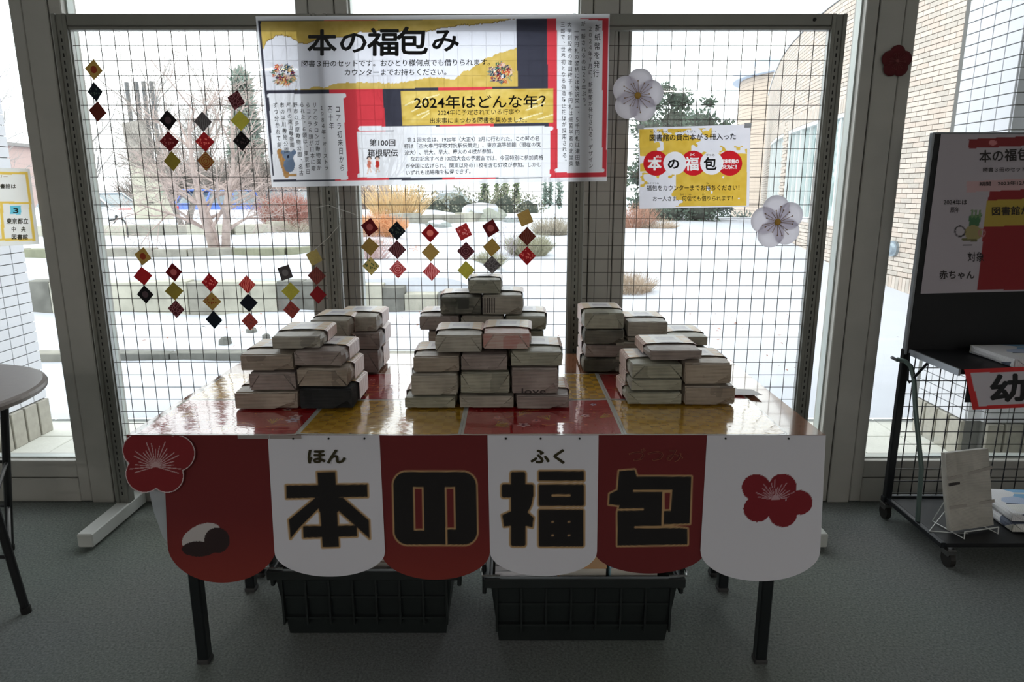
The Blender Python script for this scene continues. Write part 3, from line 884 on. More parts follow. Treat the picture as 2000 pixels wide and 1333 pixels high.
def needle_mat(name, col):
    m = mat(name, col, .85, noise=.35, nscale=2.5); return m
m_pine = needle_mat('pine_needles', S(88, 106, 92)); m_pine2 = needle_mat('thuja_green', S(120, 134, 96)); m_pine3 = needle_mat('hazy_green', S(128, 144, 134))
def evergreen(name, loc, lobes, m, label, seed=1, density=900, tuft=.09, trunk=None, cat='tree', group=None, bark_=None):
    t = thing(name, loc, label, cat, group); q = random.Random(seed); mb = MB(); core = MB()
    for (dx, dy, dz, rx, ry, rz) in lobes:
        c = Vector((loc[0] + dx, loc[1] + dy, loc[2] + dz))
        n = max(20, int(density * (rx * rz) ** 1.0))
        for _ in range(n):
            a, u = q.uniform(0, 2 * PI), q.uniform(-1, 1); s_ = math.sqrt(1 - u * u); k = q.uniform(.72, 1.08)
            nn = Vector((s_ * math.cos(a), s_ * math.sin(a), u)); pp = c + Vector((nn.x * rx, nn.y * ry, nn.z * rz)) * k
            tip = (nn + Vector((q.uniform(-.7, .7), q.uniform(-.7, .7), q.uniform(-.2, .9)))).normalized() * tuft * q.uniform(.6, 1.5)
            sd = tip.orthogonal().normalized() * tuft * .33; sd.rotate(Matrix.Rotation(q.uniform(0, PI), 3, tip.normalized()))
            s2 = sd.cross(tip.normalized()) * .8
            mb.add([pp - sd, pp + sd, pp + tip, pp + s2], [(0, 1, 2), (1, 3, 2), (3, 0, 2)])
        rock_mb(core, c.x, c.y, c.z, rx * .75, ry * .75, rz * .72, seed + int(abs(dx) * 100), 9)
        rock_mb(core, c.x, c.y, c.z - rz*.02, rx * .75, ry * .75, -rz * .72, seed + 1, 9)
    if trunk: MB().tube([(loc[0], loc[1], loc[2] - .1), (loc[0] + .03, loc[1], loc[2] + trunk)], [.1, .05], n=8).build('trunk', m_bark_grey, t)
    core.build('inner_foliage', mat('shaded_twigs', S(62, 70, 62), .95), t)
    o = mb.build('foliage', m, t); o['kind'] = 'stuff'
    return t
# rounded pine seen in the right window
L_ = []
q = random.Random(5)
pc = at(1320, 300, 18.5)
for px, py, r in ((1300, 175, .22), (1275, 205, .30), (1325, 195, .36), (1385, 200, .18), (1265, 250, .42), (1320, 240, .55), (1370, 240, .42), (1415, 250, .28), (1290, 300, .6), (1350, 300, .65), (1400, 290, .5), (1432, 275, .24),
                  (1262, 345, .55), (1320, 360, .7), (1390, 350, .6), (1425, 330, .35), (1300, 410, .6), (1365, 410, .55), (1255, 400, .4), (1405, 400, .35)):
    w_ = at(px, py, 18.5 + q.uniform(-.5, .5)); L_.append((w_.x - pc.x, w_.y - 18.5, w_.z - .3, r * 1.05, r, r * .72))
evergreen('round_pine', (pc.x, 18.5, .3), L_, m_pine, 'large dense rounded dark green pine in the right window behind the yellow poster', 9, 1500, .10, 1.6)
def cone(px, pyb, pyt, D, wpx, m, label, seed, name='columnar_conifer', tuft=.09, cat='tree', group='slim conifers far behind the snowy garden'):
    b = at(px, pyb, D); tp = at(px, pyt, D); h = tp.z - b.z; w = wpx / F * D * .5
    lob = []; n = 6
    for i in range(n):
        f = (i + .5) / n; rr = w * (1 - .72 * f); lob.append((0, 0, h * f, rr, rr, h / n * .85))
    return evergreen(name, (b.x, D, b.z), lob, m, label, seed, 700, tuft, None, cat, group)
cone(490, 400, 150, 36, 84, m_pine3, 'hazy tall conifer behind the bare trees at the right edge of the left window', 21, 'tall_conifer', .3, group=None)
for i, (px, pt, w) in enumerate(((946, 350, 26), (971, 358, 15), (987, 352, 20), (1008, 350, 22), (1064, 356, 9), (1074, 352, 10), (1092, 350, 15))):
    cone(px, 398 + (i > 3) * 4, pt, 27, w, m_pine2 if i < 4 else m_pine3, 'slim upright conifer below the large banner, ' + ['leftmost broad olive one', 'thin second one', 'third one', 'widest, fourth one', 'faint narrow one right of the olive group', 'faint narrow one in the middle', 'hazy pointed one nearest the third mullion'][i], 40 + i, tuft=.12)
evergreen('low_hedge', (-1.6, 21.5, -.05), [(k * .7 - 2.1, 0, .5, .55, .5, .75 + .2 * (k % 2)) for k in range(7)], needle_mat('grey_green_scrub', S(138, 138, 120)), 'grey-green scrub behind the straw-coloured grass in the centre window', 31, 900, .09, None, 'shrub')
evergreen('low_hedge', (6.2, 21.3, -.1), [(k * .35 - .5, 0, .3, .4, .35, .45) for k in range(5)], m_pine3, 'low green hedge at the foot of the far turret', 32, 900, .08, None, 'shrub')
# reddish hedge, orange shrub, straw grass, dry shrubs
m_red = mat('russet_twig', S(176, 124, 112), .9, noise=.15, nscale=3); m_org = mat('orange_twig', S(216, 164, 120), .9, noise=.15, nscale=4)
m_straw = mat('straw_stem', S(214, 186, 140), .9, noise=.15, nscale=4); m_dry = mat('dry_twig', S(176, 168, 152), .9, noise=.15, nscale=4); m_tan = mat('tan_twig', S(188, 170, 150), .9, noise=.15, nscale=4)
def at_ground(px, py, zg=.5):
    z = zg
    for _ in range(4):
        p = hitz(px, py, z); z = ground_h(p.x, p.y)
    return p.x, p.y, z
x, y, z = at_ground(563, 440)
twigs('russet_shrub', (x, y, z), 1.3, .8, .85, 900, m_red, 'reddish-brown clipped shrub in the snow left of the second mullion', 'shrub', 5, .006, .3, fork=5)
x, y, z = at_ground(575, 452)
twigs('dry_shrub', (x, y, z), 1.0, .5, .35, 260, m_dry, 'low grey dry twigs in front of the reddish shrub', 'shrub', 6, .005, .6)
x, y, z = at_ground(742, 462)
twigs('orange_shrub', (x, y, z), 1.1, .7, .55, 620, m_org, 'glowing orange shrub behind the first garlands of the centre window', 'shrub', 7, .006, .5, fork=4)
x, y, z = at_ground(775, 425)
twigs('straw_grass', (x, y, z), 1.5, .7, 1.15, 420, m_straw, 'tall straw-coloured ornamental grass behind the orange shrub', 'grass', 8, .008, .55, .08, fork=0)
x, y, z = at_ground(722, 505)
twigs('pink_shrub', (x, y, z), .7, .5, .5, 200, bark('mauve_twig', S(196, 172, 170)), 'thin mauve-grey twiggy shrub under the orange shrub', 'shrub', 17, .004, .8)
x, y, z = at_ground(1078, 462)
twigs('dry_shrub', (x, y, z), .9, .6, .5, 420, m_dry, 'grey-beige dry shrub left of the third mullion, farther one', 'shrub', 9, .005, .6, fork=3)
x, y, z = at_ground(1032, 522)
twigs('dry_shrub', (x, y, z), .8, .5, .5, 460, mat('olive_twig', S(166, 164, 140), .9), 'olive-grey shrub behind the rightmost garland of the centre window', 'shrub', 10, .005, .6, fork=3)
x, y, z = at_ground(985, 515)
twigs('thin_sapling', (x, y, z), .5, .3, .95, 26, bark('lilac_twig', S(176, 168, 176)), 'thin upright bare sapling between the fifth and sixth centre garlands', 'shrub', 11, .004, .5)
x, y, z = at_ground(952, 522)
twigs('dry_shrub', (x, y, z), .6, .4, .3, 260, mat('olive_twig', S(166, 164, 140), .9), 'low olive shrub on the snow behind the fifth centre garland', 'shrub', 13, .004, .6, fork=3)
x, y, z = at_ground(1232, 573)
twigs('beige_shrub', (x, y, z), .62, .5, .40, 420, m_tan, 'pale beige twiggy shrub at the left edge of the right window', 'shrub', 12, .0028, .7, fork=4)
x, y, z = at_ground(1243, 446)
twigs('rust_grass', (x, y, z), .9, .5, .7, 300, mat('rust_stem', S(182, 140, 120), .9), 'rust-brown grass tuft left of the rounded pine', 'grass', 15, .006, .7, .06, fork=1)
x, y, z = at_ground(1285, 447)
twigs('beige_grass', (x, y, z), 1.0, .5, .4, 260, m_tan, 'beige grass tuft at the foot of the rounded pine', 'grass', 16, .005, .8, .1, fork=1)
x, y, z = at_ground(405, 461)
twigs('dead_grass', (x, y, z), 1.0, .5, .16, 120, m_dry, 'short dead grass on the slope right of the near bare tree', 'grass', 18, .004, .8, .1, fork=1)
x, y, z = at_ground(584, 479)
twigs('dead_grass', (x, y, z), .35, .3, .10, 70, mat('lime_straw', S(190, 190, 140), .9), 'small yellowish grass tuft in the snow below the reddish shrub', 'grass', 19, .004, .8, .1, fork=1)
# bare street tree at far left
bare_tree('young_tree', (-17.6, 24.0, -.7), 5.6, 77, m_bark_far, 'slim bare tree in front of the pink building at far left', None, 1, 3, .07, .9, .4, (3, 4))
# snow-capped boulders
m_rock = mat('garden_rock', S(140, 148, 146), .9, noise=.2, nscale=5, bump=.5, bscale=8)
m_rock2 = mat('green_rock', S(150, 154, 142), .9, noise=.2, nscale=5, bump=.5, bscale=8)
def boulder(px, py, wpx, hpx, m, label, seed):
    x, y, z = at_ground(px, py); k = y / F
    t = thing('boulder', (x, y, z), label, 'rock', 'boulders in the snowy garden')
    a = MB(); rock_mb(a, x, y, z, wpx * k / 2, wpx * k * .35, hpx * k, seed, 11); a.build('stone', m, t)
    s_ = MB(); rock_mb(s_, x - wpx * k * .04, y, z + hpx * k * .62, wpx * k * .40, wpx * k * .28, hpx * k * .5, seed + 3, 11); s_.build('snow_cap', m_snow, t, smooth=True)
boulder(945, 428, 92, 30, m_rock2, 'wide greenish boulder with a snow cap behind the fourth and fifth centre garlands', 1)
boulder(880, 407, 78, 38, m_rock, 'tall grey boulder with snow on its slope just under the banner', 2)
boulder(857, 437, 52, 11, m_rock, 'small flat blue-grey rock in the snow', 3)
boulder(1000, 432, 36, 12, m_rock, 'low rock right of the greenish boulder', 4)

# ---------------------------------------------------------------- monument and cars
m_conc = mat('weathered_concrete', S(196, 194, 176), .9, noise=.12, nscale=3, bump=.3, bscale=20)
mo = thing('concrete_monument', (-9, 16, 0), 'pale concrete monument with four dark poles between the parked cars', 'monument')
def mx_(px, D, z): 
    # x on depth D at height z under pixel column px
    lo = at(px, 400, D); return lo.x
D0 = 16.0; g0 = ground_h(mx_(300, D0, 0), D0) - .1
xa, xb = at(264, 430, D0).x, at(332, 430, D0).x
MB().prism_y([(xa - .02, g0), (xb + .05, g0), (xb - .04, at(300, 318, D0).z), (xa + .02, at(300, 314, D0).z)], D0, D0 + .12).build('front_slab', m_conc, mo)
MB().prism_y([(xa, g0), (xa + .42, g0), (xa + .34, at(300, 232, D0).z), (xa - .12, at(300, 240, D0).z)], D0 + .14, D0 + .3).build('tall_slab', mat('stained_concrete', S(170, 164, 156), .9, noise=.25, nscale=6), mo)
MB().box((xa+xb)/2 - .07, (xa+xb)/2 + .07, D0 - .012, D0 + .01, at(300, 396, D0).z - .015, at(300, 396, D0).z + .02).build('slot', mat('slot_dark', S(90, 88, 80), .8), mo)
MB().box(xb - .14, xb - .03, D0 - .012, D0 + .01, at(300, 382, D0).z, at(300, 362, D0).z).build('plaque', mat('verdigris', S(150, 172, 152), .7), mo)
for px in (253, 272, 286, 301):
    x = at(px, 200, D0 + .4).x
    MB().tube([(x, D0 + .4, g0), (x - .02, D0 + .4, at(px, 158 + (px % 5), D0 + .4).z)], .045, n=8).build('pole', mat('dark_pole', S(96, 98, 100), .6), mo)
m_tyre = mat('tyre', S(30, 30, 32), .8); m_hub = mat('alloy_hub', S(150, 152, 156), .35, .8)
m_cglass = mat('car_glass', S(92, 110, 118), .06, spec=.8, coat=.5); m_taill = mat('tail_light_red', S(206, 62, 58), .25, coat=.6); m_plate = mat('number_plate', S(232, 226, 190), .5)
def loft(name, prof, half, m, root, bev=.0, narrow=None):
    """car shell: side profile (x along the car, z up) lofted over the width, pulled in at the sides"""
    mb = MB(); n = len(prof); ysec = [-1, -.93, -.6, 0, .6, .93, 1]
    cx = sum(a for a, _ in prof) / n; cz = sum(b for _, b in prof) / n
    for yy in ysec:
        s_ = {1: .90, .93: .97, .6: 1.0, 0: 1.0}[abs(yy)]
        w = half * yy
        for (a, b) in prof:
            ww = w * (narrow(b) if narrow else 1)
            mb.v.append((cx + (a - cx) * s_, ww, cz + (b - cz) * (s_ if b > cz else .98)))
    for k in range(len(ysec) - 1):
        for j in range(n):
            mb.f.append((k*n+j, k*n+(j+1)%n, (k+1)*n+(j+1)%n, (k+1)*n+j)); mb.mi.append(0)
    mb.f.append(tuple(range(n))[::-1]); mb.mi.append(0); mb.f.append(tuple((len(ysec)-1)*n + j for j in range(n))); mb.mi.append(0)
    return mb.build(name, m, root, smooth=False)
def car(x, y, z, rz, body, label, style='sedan', L=4.4, W=1.74, H=1.45):
    t = empty('parked_car', (0, 0, 0)); tag(t, label, 'car', 'parked cars beyond the garden'); THINGS.append(t)
    hl = L / 2
    if style == 'sedan':
        low = [(-hl, .32), (-hl, .62), (-hl + .1, .88), (-hl + .7, .96), (hl - 1.3, .93), (hl - .2, .78), (hl, .60), (hl, .32), (hl - .3, .22), (-hl + .3, .22)]
        top = [(-hl + .55, .92), (-hl + 1.15, H - .05), (-hl + 1.6, H), (.3, H), (.75, H - .08), (hl - 1.15, .90)]
    elif style == 'hatch':
        low = [(-hl, .34), (-hl - .02, .66), (-hl + .05, 1.0), (-hl + .6, 1.02), (hl - 1.2, .96), (hl - .2, .8), (hl, .62), (hl, .34), (hl - .3, .22), (-hl + .3, .22)]
        top = [(-hl + .1, .98), (-hl + .42, H - .07), (-hl + .75, H), (.1, H), (.6, H - .08), (hl - 1.1, .92)]
    else:
        low = [(-hl, .38), (-hl, .8), (-hl + .04, 1.02), (-hl + .6, 1.04), (hl - .9, 1.0), (hl - .15, .86), (hl, .62), (hl, .36), (hl - .3, .26), (-hl + .3, .26)]
        top = [(-hl + .05, 1.0), (-hl + .2, H - .06), (-hl + .6, H), (hl - 1.7, H), (hl - 1.3, H - .1), (hl - .85, .98)]
    b = loft('body', low, W / 2, body, t)
    loft('cabin', top, W / 2 * .90, m_cglass, t, narrow=lambda zz: 1 - .16 * max(0, (zz - .9) / .55))
    rf = [(a, bb) for a, bb in top if bb > H - .12]; rfz = H
    xs_ = [a for a, _ in rf]
    MB().box(min(xs_) - .02, max(xs_) + .0, -W * .37, W * .37, H - .05, H + .015, b=.02).build('roof', body, t)
    for s_ in (-1, 1):
        # pillars
        pm = MB(); 
        for k in (0, 1, len(top) - 2):
            a, c = top[k], top[k + 1]
            if abs(a[1] - c[1]) > .05: pm.tube([(a[0], s_ * W * .435, a[1]), (c[0], s_ * W * .385, c[1])], .035, n=5)
        mid = (top[1][0] + top[-2][0]) / 2; pm.tube([(mid, s_ * W * .437, .93), (mid, s_ * W * .385, H - .02)], .03, n=5)
        pm.build('pillar', body, t)
        for wx in (-hl + .8, hl - .82):
            w = MB(); M = Matrix.Translation((wx, s_ * (W / 2 - .1), .31))
            w.disc_y((wx, .31), .31, s_ * (W / 2 - .2), s_ * (W / 2 + .01), 20)
            wo = w.build('wheel', m_tyre, t)
            MB().disc_y((wx, .31), .19, s_ * (W / 2 + .002), s_ * (W / 2 + .018), 14).build('hub_cap', m_hub, wo)
        MB().box(-hl - .025, -hl + .22, s_ * (W / 2 - .38) if s_ > 0 else -W / 2 - .006, W / 2 + .006 if s_ > 0 else -(W / 2 - .38), .70 if style != 'van' else .78, .90 if style != 'van' else 1.1, b=.03).build('tail_light', m_taill, t)
        MB().box(hl - .2, hl + .015, s_ * (W / 2 - .35) if s_ > 0 else -W / 2, W / 2 if s_ > 0 else -(W / 2 - .35), .6, .72, b=.02).build('headlight', m_wf, t)
    MB().box(-hl - .03, -hl + .01, -.18, .18, .5, .62, b=.004).build('number_plate', m_plate, t)
    MB().box(-hl - .06, -hl + .25, -W/2 + .03, W/2 - .03, .3, .52, b=.04).build('rear_bumper', body, t)
    if style == 'hatch': MB().box(-hl + .22, -hl + .62, -W * .36, W * .36, H - .01, H + .05, b=.015).build('spoiler', body, t)
    t.location = (x, y, z); t.rotation_euler = (0, 0, rz)
    return t
m_blue = mat('blue_paint', S(62, 104, 196), .25, coat=1.0); m_silver = mat('silver_blue_paint', S(196, 206, 212), .28, .2, coat=1.0); m_dark = mat('dark_paint', S(58, 62, 68), .3, coat=.8)
zc = -.2
MB_ = at(368, 400, 26.0); car(MB_.x + .75, 28.0, zc, math.radians(68), m_blue, 'bright blue hatchback parked right of the concrete monument', 'hatch', 4.2, 1.76, 1.47)
MB_ = at(262, 400, 24.0); car(MB_.x - 2.2, 24.6, -.22, math.radians(172), m_silver, 'silver saloon car parked left of the concrete monument', 'sedan', 4.6, 1.78, 1.42)
MB_ = at(498, 400, 26.0); car(MB_.x + .3, 31.0, zc - .1, math.radians(80), m_dark, 'dark van-like car half hidden by the bare tree near the second mullion', 'van', 4.0, 1.68, 1.6)
# bent black handle sticking out of the snow
hd = thing('bent_handle', (*at(240, 450, 12.2).xy, 0), 'bent black metal handle with a knob standing beside the rough stones', 'handle')
P_ = lambda px, py: at(px, py, 12.2)
mb = MB(); mb.tube([P_(213, 431), P_(222, 429), P_(236, 427), P_(243, 432), P_(247, 440), P_(249, 455), P_(251, 468)], .016, n=6)
mb.tube([P_(227, 424), P_(226, 430), P_(222, 437)], .012, n=6)
mb.build('bar', mat('black_rubber', S(34, 40, 42), .6), hd)
k_ = MB(); c_ = P_(227, 422); rock_mb(k_, c_.x, c_.y, c_.z - .01, .025, .025, .025, 3); k_.build('knob', MATS['black_rubber'], hd)
# overhead wires at far left
ow = MB(); 
for zz in (5.6, 5.1): ow.tube([(-44, 28, zz), (-30, 28, zz - .15), (-20, 28, zz + .05)], .018, n=4)
o = ow.build('overhead_wire', mat('wire_black', S(70, 72, 76), .6)); tag(o, 'pair of thin overhead wires above the pink building', 'cable')
# ================================================================ MESH PARTITION in front of the windows
YP = 2.60
m_alu = mat('grey_aluminium', S(126, 126, 120), .4, .3, noise=.04, nscale=10)
m_wire = mat('wire_dark', S(78, 74, 70), .5, .4)
m_slot = mat('slot_black', S(24, 24, 24), .8)
m_white_paint = mat('white_beam', S(196, 198, 194), .45)
posts = [-1.588, -.676, .238, 1.148]
PT = at(1000, 29, YP).z
pt = thing('mesh_partition', (-.22, YP, 0), 'grey framed wire mesh partition of three panels standing against the windows', 'partition')
for i, x in enumerate(posts):
    mb = MB(); mb.box(x - .026, x - .012, YP - .022, YP + .022, .045, PT, b=.002); mb.box(x + .012, x + .026, YP - .022, YP + .022, .045, PT, b=.002)
    mb.box(x - .013, x + .013, YP - .016, YP + .022, .045, PT - .002)
    po = mb.build('post', m_alu, pt)
    sl = MB(); z = .10
    while z < PT - .06:
        sl.box(x - .0022, x + .0022, YP - .0168, YP - .0158, z, z + .013); z += .025
    so = sl.build('slot', m_slot, po); so['kind'] = 'stuff'
for i in range(3):
    a, b = posts[i] + .026, posts[i + 1] - .026
    MB().box(a, b, YP - .02, YP + .02, PT - .040, PT, b=.003).build('top_rail', m_alu, pt)
    MB().box(a, b, YP - .014, YP + .014, PT - .052, PT - .041).build('inner_lip', m_alu, pt)
    MB().box(a, b, YP - .018, YP + .018, .16, .2, b=.003).build('bottom_rail', m_alu, pt)
    w = MB(); n = 17; r = .00105
    for k in range(1, n):
        x = a + (b - a) * k / n; w.box(x - r, x + r, YP - r, YP + r, .2, PT - .05)
    z = .2
    while z < PT - .06:
        w.box(a, b, YP - r * 3, YP - r, z - r, z + r); z += .0505
    wo = w.build('wire_grid', m_wire, pt); wo['kind'] = 'stuff'
    st = MB()
    for xx in (a, b): st.box(xx - .004, xx + .004, YP - .008, YP + .008, .2, PT - .05)
    st.build('side_strip', mat('pale_strip', S(176, 178, 176), .3, .5), pt)
for x in (posts[0], posts[3]):
    mb = MB().box(x - .03, x + .028, 2.32, 2.70, .012, .066, b=.004)
    mb.build('foot', m_white_paint, pt)
    MB().cyl((x, 2.37), .016, 0, .013, 12).cyl((x, 2.66), .016, 0, .013, 12).build('levelling_pad', m_slot, pt)
MB().disc_y((at(1586, 41, YP).x, at(1586, 41, YP).z), .006, YP - .024, YP - .019, 10).build('screw', m_slot, pt)

# ================================================================ BANNER
m_bprint = print_mat('banner_print', trans=.8, seethrough=.12)
m_pprint = print_mat('poster_print', trans=.66, rough=.5, seethrough=.06)
m_oprint = print_mat('opaque_print', rough=.75)
m_black = mat('black_ink', S(26, 26, 30), .7)
m_softink = mat('dark_grey_ink', S(52, 50, 56), .7)
m_whiteink = mat('white_ink', S(238, 238, 240), .7, trans=.5)
WHT = (246, 246, 252)
def lin(xs_, ys_): return lambda X: np.interp(X, xs_, ys_)
GT = lin([505, 515, 520, 540, 548, 567, 575, 584, 596, 612, 635, 650, 689, 702, 740, 778, 800, 840, 860, 894, 925, 956, 985, 1010],
         [98, 96, 82, 68, 70, 71, 78, 83, 84, 81, 77, 75, 71, 62, 60, 63, 62, 60, 55, 50, 49, 45, 40, 36])
GB = lin([505, 565, 590, 608, 640, 660, 716, 740, 770, 800, 824, 838, 860, 888, 897, 905, 918, 924, 940, 948, 960, 967, 985, 1011],
         [181, 178, 174, 171, 170, 164, 160, 161, 164, 160, 154, 151, 152, 155, 148, 140, 137, 131, 124, 114, 111, 106, 101, 94])
def jag(X, Y, a=1.6): return (vnoise(X, Y * 0, 3.0, 5) - .5) * 2 * a + (vnoise(X, Y * 0, 9.0, 6) - .5) * 2 * a
def gold(X, Y, seed=1, c0=(204, 172, 84), c1=(230, 200, 118)):
    n = vnoise(X, Y * 2.2, 26, seed) * .6 + vnoise(X, Y, 7, seed + 1) * .4
    return np.array(c0) * (1 - n[..., None]) + np.array(c1) * n[..., None]
def flower_cluster(c, X, Y, cx, cy, R, seed):
    q = random.Random(seed)
    pal = [(150, 40, 44), (214, 96, 60), (40, 60, 96), (60, 96, 110), (236, 200, 190), (212, 170, 110), (90, 40, 90), (240, 240, 240), (60, 100, 80)]
    for _ in range(95):
        a = q.uniform(0, 2 * PI); k = math.sqrt(q.random()) * R; r = q.uniform(2.0, 5.5) * R / 22
        ox, oy = cx + k * math.cos(a), cy + k * math.sin(a) * .85
        ang = np.arctan2(Y - oy, X - ox)
        paint(c, np.hypot(X - ox, Y - oy) < r * (.8 + .25 * np.cos(5 * ang)), q.choice(pal))
        paint(c, np.hypot(X - ox, Y - oy) < r * .25, (240, 220, 160))
    for _ in range(14):
        a = q.uniform(0, 2 * PI); r0, r1 = R * .8, R * q.uniform(1.05, 1.3)
        paint(c, sd_seg(X, Y, cx + r0*math.cos(a), cy + r0*math.sin(a)*.85, cx + r1*math.cos(a+.15), cy + r1*math.sin(a+.15)*.85) < .8, q.choice([(212, 180, 150), (120, 140, 130)]))
BQ = [(499, 32), (1191, 27), (1185, 354), (531, 366)]
def banner_ink(X, Y):
    c = ink(X.shape, WHT)
    K = (Y - 40) / 315
    b = [633 + 22 * K, 738 + 22 * K, 850 + 14 * K, 957 + 11 * K, 1068 + 5 * K]
    inner = inquad(X, Y, [(503, 40), (1188, 35), (1184, 346), (533, 356)])
    blk, red = (66, 66, 78), (220, 70, 80)
    s_ = sum((X > bb).astype(int) for bb in b)
    col_ = np.where((s_ % 2 == 0)[..., None], np.array(blk), np.array(red))
    c[inner] = col_[inner]
    tq = [(509, 42), (1008, 37), (1011, 169), (521, 177)]
    t = inquad(X, Y, tq); jg = jag(X, Y)
    g = (Y < GT(X) + jg) | (Y > GB(X) + jg)
    G = gold(X, Y, 3); c[t & ~g] = (240, 240, 250); c[t & g] = G[t & g]
    edge = t & (np.abs(Y - GT(X) - jg) < .9); c[edge] = (150, 120, 60)
    flower_cluster(c, X, Y, 553, 146, 23, 4); flower_cluster(c, X, Y, 978, 143, 22, 8)
    t = inquad(X, Y, [(783, 178), (1080, 173), (1081, 240), (786, 245)])
    G2 = gold(X + Y * .35, Y, 9, (206, 170, 70), (240, 214, 130)); c[t] = G2[t]
    for i in range(14):   # brushed pale strokes
        q = random.Random(i); x0 = q.choice([800, 815, 1010, 1030]) + q.uniform(-12, 25); y0 = q.uniform(182, 236)
        m_ = t & (sd_seg(X, Y, x0, y0 + 5, x0 + q.uniform(12, 34), y0 - 4) < 1.3); c[m_] = (246, 232, 180)
    def scroll(q4, rods):
        paint(c, inquad(X, Y, q4), WHT)
        for (x0, x1, yy) in rods: paint(c, sd_seg(X, Y, x0, yy, x1, yy) < 4.2, WHT)
    scroll([(525, 185), (670, 184), (679, 348), (535, 351)], [(526, 672, 187), (535, 676, 347)])
    scroll([(697, 257), (1075, 250), (1074, 338), (702, 347)], [(704, 1076, 251), (702, 1072, 343)])
    scroll([(1087, 33), (1177, 40), (1176, 332), (1089, 336)], [(1088, 1176, 333)])
    # sitting grey animal on a brown trunk, two small figures in running kit
    paint(c, sd_seg(X, Y, 546, 296, 560, 342) < 5.5, (188, 140, 86)); paint(c, sd_seg(X, Y, 556, 343, 577, 342) < 2.5, (196, 152, 98))
    paint(c, (np.hypot((X - 565) / 11, (Y - 322) / 15) < 1), (112, 128, 152))
    paint(c, (np.hypot((X - 563) / 11, (Y - 304) / 9) < 1), (126, 142, 166))
    for ex in (553, 574): paint(c, np.hypot(X - ex, Y - 298) < 4.6, (112, 130, 158))
    paint(c, np.hypot((X - 563) / 2.4, (Y - 306) / 3.4) < 1, (40, 44, 60))
    for cx in (721, 737):
        paint(c, np.hypot(X - cx, Y - 309) < 4.6, (52, 36, 36)); paint(c, np.hypot(X - cx, Y - 311) < 3.6, (236, 204, 190))
        paint(c, sd_seg(X, Y, cx, 317, cx, 325) < 3.6, (196, 62, 56) if cx > 730 else (220, 130, 110))
        paint(c, sd_seg(X, Y, cx - 1, 329, cx - 3, 339) < 1.3, (232, 200, 186)); paint(c, sd_seg(X, Y, cx + 1, 329, cx + 4, 336) < 1.3, (232, 200, 186))
    return c
ban = thing('banner', (-.4, 2.56, 1.9), 'wide black, red and gold paper banner with Japanese text hung across the mesh partition', 'banner')
YB_ = 2.556
grid_sheet('printed_sheet', BQ, YB_, 460, 216, banner_ink, m_bprint, ban)
T = Letters(YB_ - .0015)
for ch, x, y, h in (('本', 629, 83, 50), ('の', 690, 82, 46), ('福', 748, 82, 54), ('包', 805, 80, 54), ('み', 870, 78, 46)):
    T.add(ch, x - h * .55, x + h * .55, y, h, .03)
T.add('図書３冊のセットです。おひとり様何点でも借りられます。', 589, 957, 123, 13, .012, slope=-3)
T.add('カウンターまでお持ちください。', 673, 872, 141, 13, .012, slope=-1)
T.add('2024年はどんな年？', 809, 1066, 199, 26, .012, slope=-3)
T.build('main_lettering', m_black, ban)
T = Letters(YB_ - .0015)
T.add('2024年に予定されている行事や', 855, 1015, 219, 11, .006, slope=-2)
T.add('出来事にまつわる図書を集めました。', 840, 1029, 235, 11, .006, slope=-2)
T.add('第100回', 722, 772, 279, 14, .02); T.add('箱根駅伝', 718, 777, 299, 14, .02)
for s_, x0, x1, y in (('第１回大会は、1920年（大正9）2月に行われた。この時の名', 795, 1053, 272), ('称は「四大専門学校対抗駅伝競走」、東京高等師範（現在の筑', 789, 1056, 284),
                     ('波大）、明大、早大、慶大の４校が参加。', 790, 963, 297), ('なお記念すべき100回大会の予選会では、今回特別に参加資格', 802, 1061, 309),
                     ('が全国に広げられ、関東以外の11校を含む57校が参加。しかし', 792, 1057, 323), ('いずれも出場権を獲得できず。', 793, 919, 336)):
    T.add(s_, x0, x1, y, 9.5, .01, slope=-3)
for s_, x, y0, y1, w, xb in (('コアラ初来日から', 659, 205, 336, 10, 669), ('四十年', 644, 205, 254, 10, 648), ('１９８４年・オーストラ', 628, 205, 334, 9, 638), ('リアのタロンガ動物園か', 614, 199, 334, 9, 624),
                         ('らコアラ６頭が日本に贈', 601, 199, 335, 9, 613), ('られた。６頭は、東京都日', 589, 199, 341, 9, 602), ('野市の多摩動物公園、名古', 576, 199, 344, 9, 589), ('屋市の東山動物園、', 563, 199, 300, 9, 572),
                         ('市の平川動物公園', 550, 199, 300, 9, 560), ('ずつ分かれて飼', 537, 199, 290, 9, 546)):
    T.col(s_, x, y0, y1, w, .008, xb)
for s_, x, y0, y1, w, xb in (('新紙幣を発行', 1168, 46, 152, 12, 1164), ('２０２４年７月に、新紙幣が発行される。デザイン', 1153, 50, 330, 8.5, 1154), ('が一新されるのは２０年ぶり。', 1139, 40, 214, 9, 1141),
                         ('一万円札の図柄には渋沢栄一、５千円札は津田塾', 1126, 56, 326, 9, 1128), ('大学創設者の津田梅子、千円札は細菌学者の北里柴', 1112, 42, 326, 9, 1116), ('三郎で、世界初となる偽造防止技術が採用される。', 1099, 42, 322, 9, 1103)):
    T.col(s_, x, y0, y1, w, .008, xb)
T.build('small_lettering', m_softink, ban)

